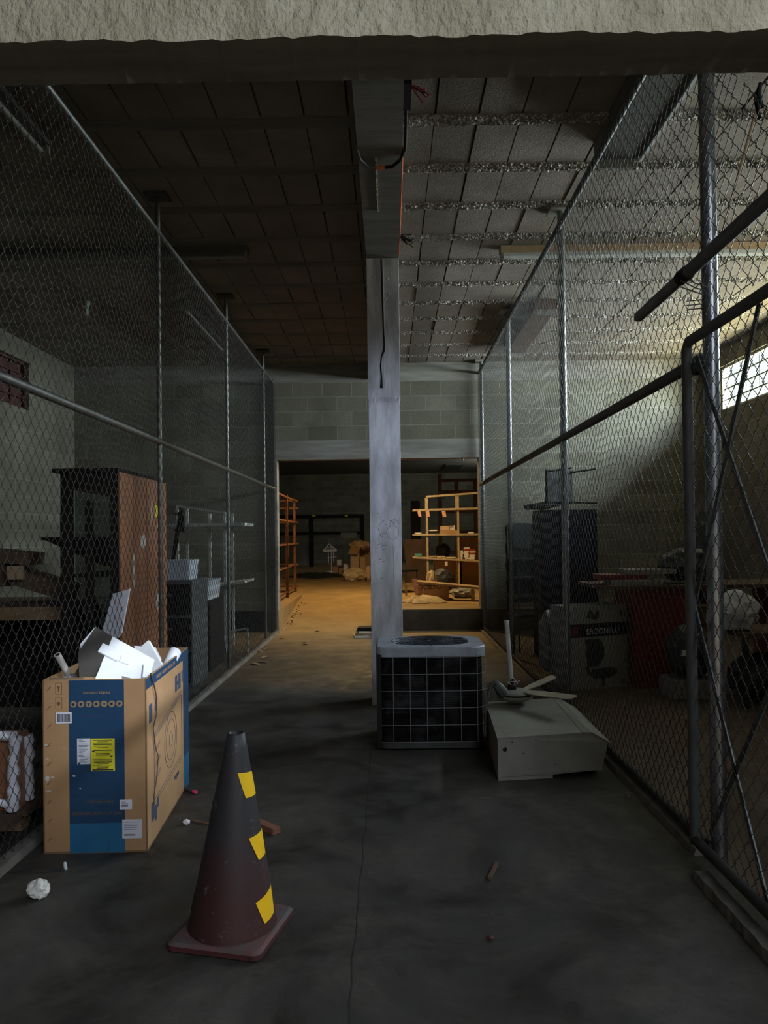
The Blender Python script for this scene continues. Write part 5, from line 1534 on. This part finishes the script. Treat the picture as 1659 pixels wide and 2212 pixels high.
# ------------------------------------------------------------------ far room, left of the column
rr_ = thing('angle_iron_rack', 'tall rusty angle iron rack at the left edge of the far room opening', 'rack', (-2.1, 14.4, PLAT))
for (y_, zt) in ((12.85, 2.30), (14.4, 2.32), (16.0, 2.32)):
    for x in (-1.93 - (y_ - 12.85) * .03, -2.38):
        b = MB(); b.box((x - .025, y_, PLAT), (x + .025, y_ + .008, zt), M['rust']); b.box((x + .017, y_, PLAT), (x + .025, y_ + .05, zt), M['rust']); b.build('upright', rr_)
for z in (2.28, 2.12, 1.82, 1.36, .92, .45):
    b = MB()
    for (y_) in (12.87, 14.42, 16.02):
        b.bar((-1.95, y_, z), (-2.38, y_, z), .03, .03, M['rust'])
    if z not in (2.12,):
        b.bar((-1.95, 12.87, z), (-2.02, 16.02, z), .03, .03, M['rust'])
    b.build('cross_bar', rr_)

bs = thing('dark_rack', 'long black rack standing against the far wall left of the column', 'rack', (-3, 29, PLAT))
YR = 29.0
for px_ in (600, 672, 782):
    x = aty(px_, 1150, YR).x; b = MB(); b.box((x - .09, YR, PLAT), (x + .09, YR + .1, 2.34), M['black']); b.build('upright', bs)
for py_, hh in ((1115, .12), (1152, .12)):
    zz = aty(690, py_, YR).z; b = MB(); b.box((aty(598, 1150, YR).x, YR - .02, zz - hh / 2), (aty(784, 1150, YR).x, YR + .9, zz + hh / 2), M['black']); b.build('shelf', bs)
for px_, nm in ((678, 'left'), (748, 'right')):
    c = aty(px_, 1114, YR - .04); b = MB(); b.box((c.x - .06, YR - .025, c.z - .03), (c.x + .06, YR - .02, c.z + .03), M['label_yellow']); tag(b.build('price_ticket'), 'yellowish ticket on the top shelf of the long black rack, %s one' % nm, 'ticket')
a_, c_ = aty(622, 1172, 30.2), aty(671, 1211, 30.2)
b = MB(); b.box((a_.x, 30.2, PLAT), (c_.x, 30.26, a_.z), M['off_white']); tag(b.build('pale_board'), 'pale board leaning at the far wall below the long black rack', 'board')
a_ = aty(736, 1162, 28.8); c_ = aty(770, 1150, 28.8); b = MB(); b.box((a_.x, 28.9, aty(745, 1162, 28.9).z), (c_.x, 28.96, aty(745, 1156, 28.9).z + .1), M['off_white']); tag(b.build('hanging_board'), 'small pale board hanging under the long black rack', 'board')

ds = thing('display_stand', 'white wire display stand with a peaked top in the far room', 'stand', aty(712, 1236, 24.2))
YS = 24.2
b = MB(); top = aty(711, 1175, YS); bl, br = aty(698, 1190, YS), aty(727, 1189, YS)
b.tube([bl, top, br], .025, M['tube'], 6); b.bar(bl, br, .18, .07, M['tube'])
for t in (.2, .4, .6, .8):
    b.tube([bl.lerp(br, t), bl.lerp(top, min(1, t * 1.9)) if t < .5 else br.lerp(top, min(1, (1 - t) * 1.9))], .012, M['tube'], 5)
b.tube([bl.lerp(top, .5), br.lerp(top, .5)], .012, M['tube'], 5); b.build('peaked_basket', ds)
for px_ in (709, 716, 720):
    a_, c_ = aty(px_, 1190, YS), aty(px_ + (1 if px_ != 716 else 0), 1215 if px_ != 716 else 1234, YS)
    b = MB(); b.tube([a_, c_], .014, M['tube'], 6); b.build('pole', ds)
b = MB(); b.bar(aty(706, 1205, YS), aty(727, 1203, YS), .03, .02, M['tube']); b.bar(aty(708, 1218, YS), aty(718, 1218, YS), .03, .02, M['tube']); b.build('cross_bar', ds)
b = MB(); q = aty(712, 1234, YS); b.lathe([(.17, -.03), (.17, .0), (.10, .03), (0, .035)], M['tube'], 20, Matrix.Translation((q.x, YS, PLAT + .032))); b.build('base', ds)
o = cloth('black_sheeting', aty(622, 1245, 21.8).x, aty(750, 1245, 21.8).x, 20.9, 22.9, PLAT, .16, M['tarp'], 3); tag(o, 'rumpled black sheeting spread on the far room floor', 'sheeting')

# cardboard pile
def fbox(label, x0, x1, y0_, y1_, Y, d, mat, name='cardboard_box', z0=None, cat='cardboard box'):
    a_, c_ = aty(x0, y0_, Y), aty(x1, y1_, Y)
    b = MB(); b.box((a_.x, Y, c_.z if z0 is None else z0), (c_.x, Y + d, a_.z), mat); o_ = b.build(name); return tag(o_, label, cat)


o = fbox('open tall brown cardboard box in the middle of the far carton pile', 757, 776, 1194, 1228, 21.0, .5, M['carton_pale'])
b = MB(); a_, c_ = aty(752, 1196, 20.9), aty(779, 1182, 20.9); b.prism([(a_.x, 20.85, a_.z), (aty(772, 1196, 20.9).x, 20.85, a_.z - .03), (c_.x, 21.0, c_.z), (aty(757, 1182, 20.9).x, 21.0, c_.z)], (0, .02, .0), M['carton']); b.build('flap', o)
fbox('dark brown cardboard box at the right end of the far carton pile', 779, 799, 1183, 1215, 21.6, .5, M['carton'], z0=PLAT)
fbox('pale cardboard box at the right of the far carton pile', 777, 789, 1204, 1228, 20.9, .4, M['carton_pale'], z0=.36)
fbox('low brown cardboard box under the open tall one', 756, 777, 1227, 1240, 20.9, .6, M['carton'], z0=PLAT)
fbox('small brown box left of the far carton pile, beside the wire stand', 719, 731, 1224, 1236, 22.5, .3, M['carton'], z0=PLAT)
fbox('small brown box second from the left in the far carton pile', 732, 745, 1227, 1236, 22.3, .3, M['carton'], z0=PLAT)
fbox('small white box leaning near the far carton pile', 728, 737, 1209, 1221, 22.6, .1, M['paper'], 'white_box', z0=None)
fbox('small white tub left of the open tall cardboard box', 742, 752, 1218, 1225, 21.6, .2, M['paper'], 'white_box', z0=PLAT)
b = MB(); b.box((aty(727, 1200, 22.5).x, 22.55, PLAT), (aty(752, 1200, 22.5).x, 22.9, aty(740, 1222, 22.5).z), M['wood_old']); tag(b.build('brown_crate'), 'dark brown crate behind the small boxes of the far carton pile', 'crate')
o = crumple('brown_paper_bundle', aty(777, 1178, 21.3), (.56, .5, .28), M['carton_pale'], 91, amp=.4); tag(o, 'bundle of brown wrapping paper on top of the far carton pile', 'paper bundle')
q = aty(770, 1257, 19.4)
o = crumple('wrapped_bundle', (aty(767, 1245, 19.6).x, 19.6, PLAT + .15), (.62, .5, .36), M['cream'], 92, amp=.45); tag(o, 'beige plastic-wrapped bundle on the floor in front of the far carton pile', 'bundle')
o = crumple('salmon_scrap', (aty(795, 1240, 19.8).x, 19.8, PLAT + .16), (.16, .2, .42), M['pink_paper'], 93, amp=.4); tag(o, 'salmon coloured cardboard scrap right of the beige wrapped bundle', 'cardboard')
# rubble along the left kerb of the ramp and bits on the ramp
r = random.Random(55)
for k in range(34):
    y_ = 11.95 + r.random() * 2.4; x = XL + .07 + abs(r.gauss(0, .06)); z = max(0, (y_ - YB)) / (15.2 - YB) * PLAT
    s_ = r.uniform(.008, .022)
    o = crumple('rubble_chip', (x, y_, z + s_ * .35), (s_ * 1.6, s_ * 1.2, s_), M['wood_old'] if k % 4 else M['paper'], 200 + k, sub=1, amp=.5)
    tag(o, 'small chip of debris along the left kerb of the ramp', 'debris', 'debris chips along the ramp kerb')
for k, (px_, py_) in enumerate(((750, 1330), (768, 1341), (790, 1326), (682, 1291), (735, 1341), (742, 1312), (683, 1363), (657, 1391), (605, 1378), (714, 1275))):
    y_ = 1.5 * F / (py_ - 1158); 
    for _ in range(4):
        z = max(0, (y_ - YB)) / (15.2 - YB) * PLAT; y_ = (1.5 - z) * F / (py_ - 1158)
    x = (px_ - 841) * y_ / F
    o = crumple('floor_scrap', (x, y_, z + .009), (.07, .05, .022), M['wood_old'], 300 + k, sub=1, amp=.5)
    tag(o, 'dark scrap lying on the ramp between kerb and column', 'debris', 'dark scraps on the ramp')

# ------------------------------------------------------------------ light
def area(name, loc, direction, sx_, sy_, power, color, spread=180):
    l = bpy.data.lights.new(name, 'AREA'); l.shape = 'RECTANGLE'; l.size = sx_; l.size_y = sy_; l.energy = power; l.color = color; l.spread = math.radians(spread)
    o_ = bpy.data.objects.new(name, l); COL.objects.link(o_); o_.location = loc
    o_.rotation_euler = Vector(direction).to_track_quat('-Z', 'Y').to_euler(); return o_


SKYC = (0.88, 0.92, 1.0); GRD = (1.0, 0.88, 0.58)
for k, (a, c) in enumerate(WINS):
    pw = (4600, 850)[k]
    area('daylight_sky', (XW + 2.3, (a + c) / 2, 4.1), (-1, 0, -.08), c - a + .4, 2.4, pw, SKYC)
    area('daylight_ground', (XW + 1.3, (a + c) / 2, 2.6), (-1, 0, .9), c - a, 1.6, pw * (.24, 1.0)[k], GRD)
# open sky beyond the entrance the camera stands in, and the sunlit yard below it
area('entrance_sky', (3.6, -3.5, 5.2), (-.5, 1, -.38), 5.0, 3.0, 320, (0.76, 0.85, 1.0))
area('entrance_yard', (0.5, -2.0, .15), (0, .55, 1), 6, 3, 62, (1.0, 0.84, 0.58))
# warm lamp hidden above the opening in the far room
area('warm_lamp', (-.3, 14.3, 4.05), (0, 0.05, -1), .5, .5, 150, (1.0, 0.68, 0.30))
area('far_daylight', (4.5, 27, 3.8), (-1, 0.3, .2), 4, .8, 75, (0.85, 0.92, 0.85))
# added spot with no source in the place, brightening the foam and carton side
sp = bpy.data.lights.new('added_spot', 'SPOT'); sp.energy = 2300; sp.color = (0.80, 0.88, 1.0); sp.spot_size = math.radians(10.5); sp.spot_blend = 1.0; sp.shadow_soft_size = .05
so = bpy.data.objects.new('added_spot', sp); COL.objects.link(so); so.location = (4.6, 0.3, 4.6)
tg = Vector((-1.27, 3.9, .86)); so.rotation_euler = (tg - so.location).to_track_quat('-Z', 'Y').to_euler()

# second added spot, bluish, put in to brighten the column front
s2p = bpy.data.lights.new('added_spot', 'SPOT'); s2p.energy = 900; s2p.color = (0.62, 0.74, 1.0); s2p.spot_size = math.radians(13.5); s2p.spot_blend = 1.0; s2p.shadow_soft_size = .25
s2o = bpy.data.objects.new('added_spot', s2p); COL.objects.link(s2o); s2o.location = (.5, -3.2, 2.5)
s2o.rotation_euler = (Vector((-.03, 6.7, 2.15)) - s2o.location).to_track_quat('-Z', 'Y').to_euler()

w = bpy.data.worlds.new('world'); SC.world = w; w.use_nodes = True
nt = w.node_tree; bg = nt.nodes['Background']
tc = nt.nodes.new('ShaderNodeTexCoord'); sp_ = nt.nodes.new('ShaderNodeSeparateXYZ'); nt.links.new(tc.outputs['Generated'], sp_.inputs[0])
dp = nt.nodes.new('ShaderNodeVectorMath'); dp.operation = 'DOT_PRODUCT'; nt.links.new(tc.outputs['Generated'], dp.inputs[0]); dp.inputs[1].default_value = (.75, .65, .15)
band = ramp(nt, dp.outputs['Value'], [(0.35, 0.0), (0.75, 1.0)])
hz = ramp(nt, sp_.outputs[2], [(0.0, (0.35, 0.45, 0.12)), (0.10, (0.9, 1.0, 0.8)), (0.30, (0.8, 0.9, 1.0)), (0.6, (0.12, 0.16, 0.22))])
nt.links.new(mix_rgb(nt, band, (0.02, 0.022, 0.025), hz), bg.inputs[0]); bg.inputs[1].default_value = 1.9

vs_ = SC.view_settings
vs_.view_transform = 'Standard'; vs_.look = 'None'; vs_.gamma = 1.0; vs_.use_curve_mapping = False; vs_.exposure = 0.0
cy = SC.cycles
cy.use_denoising = True; cy.max_bounces = 8; cy.diffuse_bounces = 5; cy.transparent_max_bounces = 16; cy.sample_clamp_indirect = 4
bpy.context.view_layer.update()
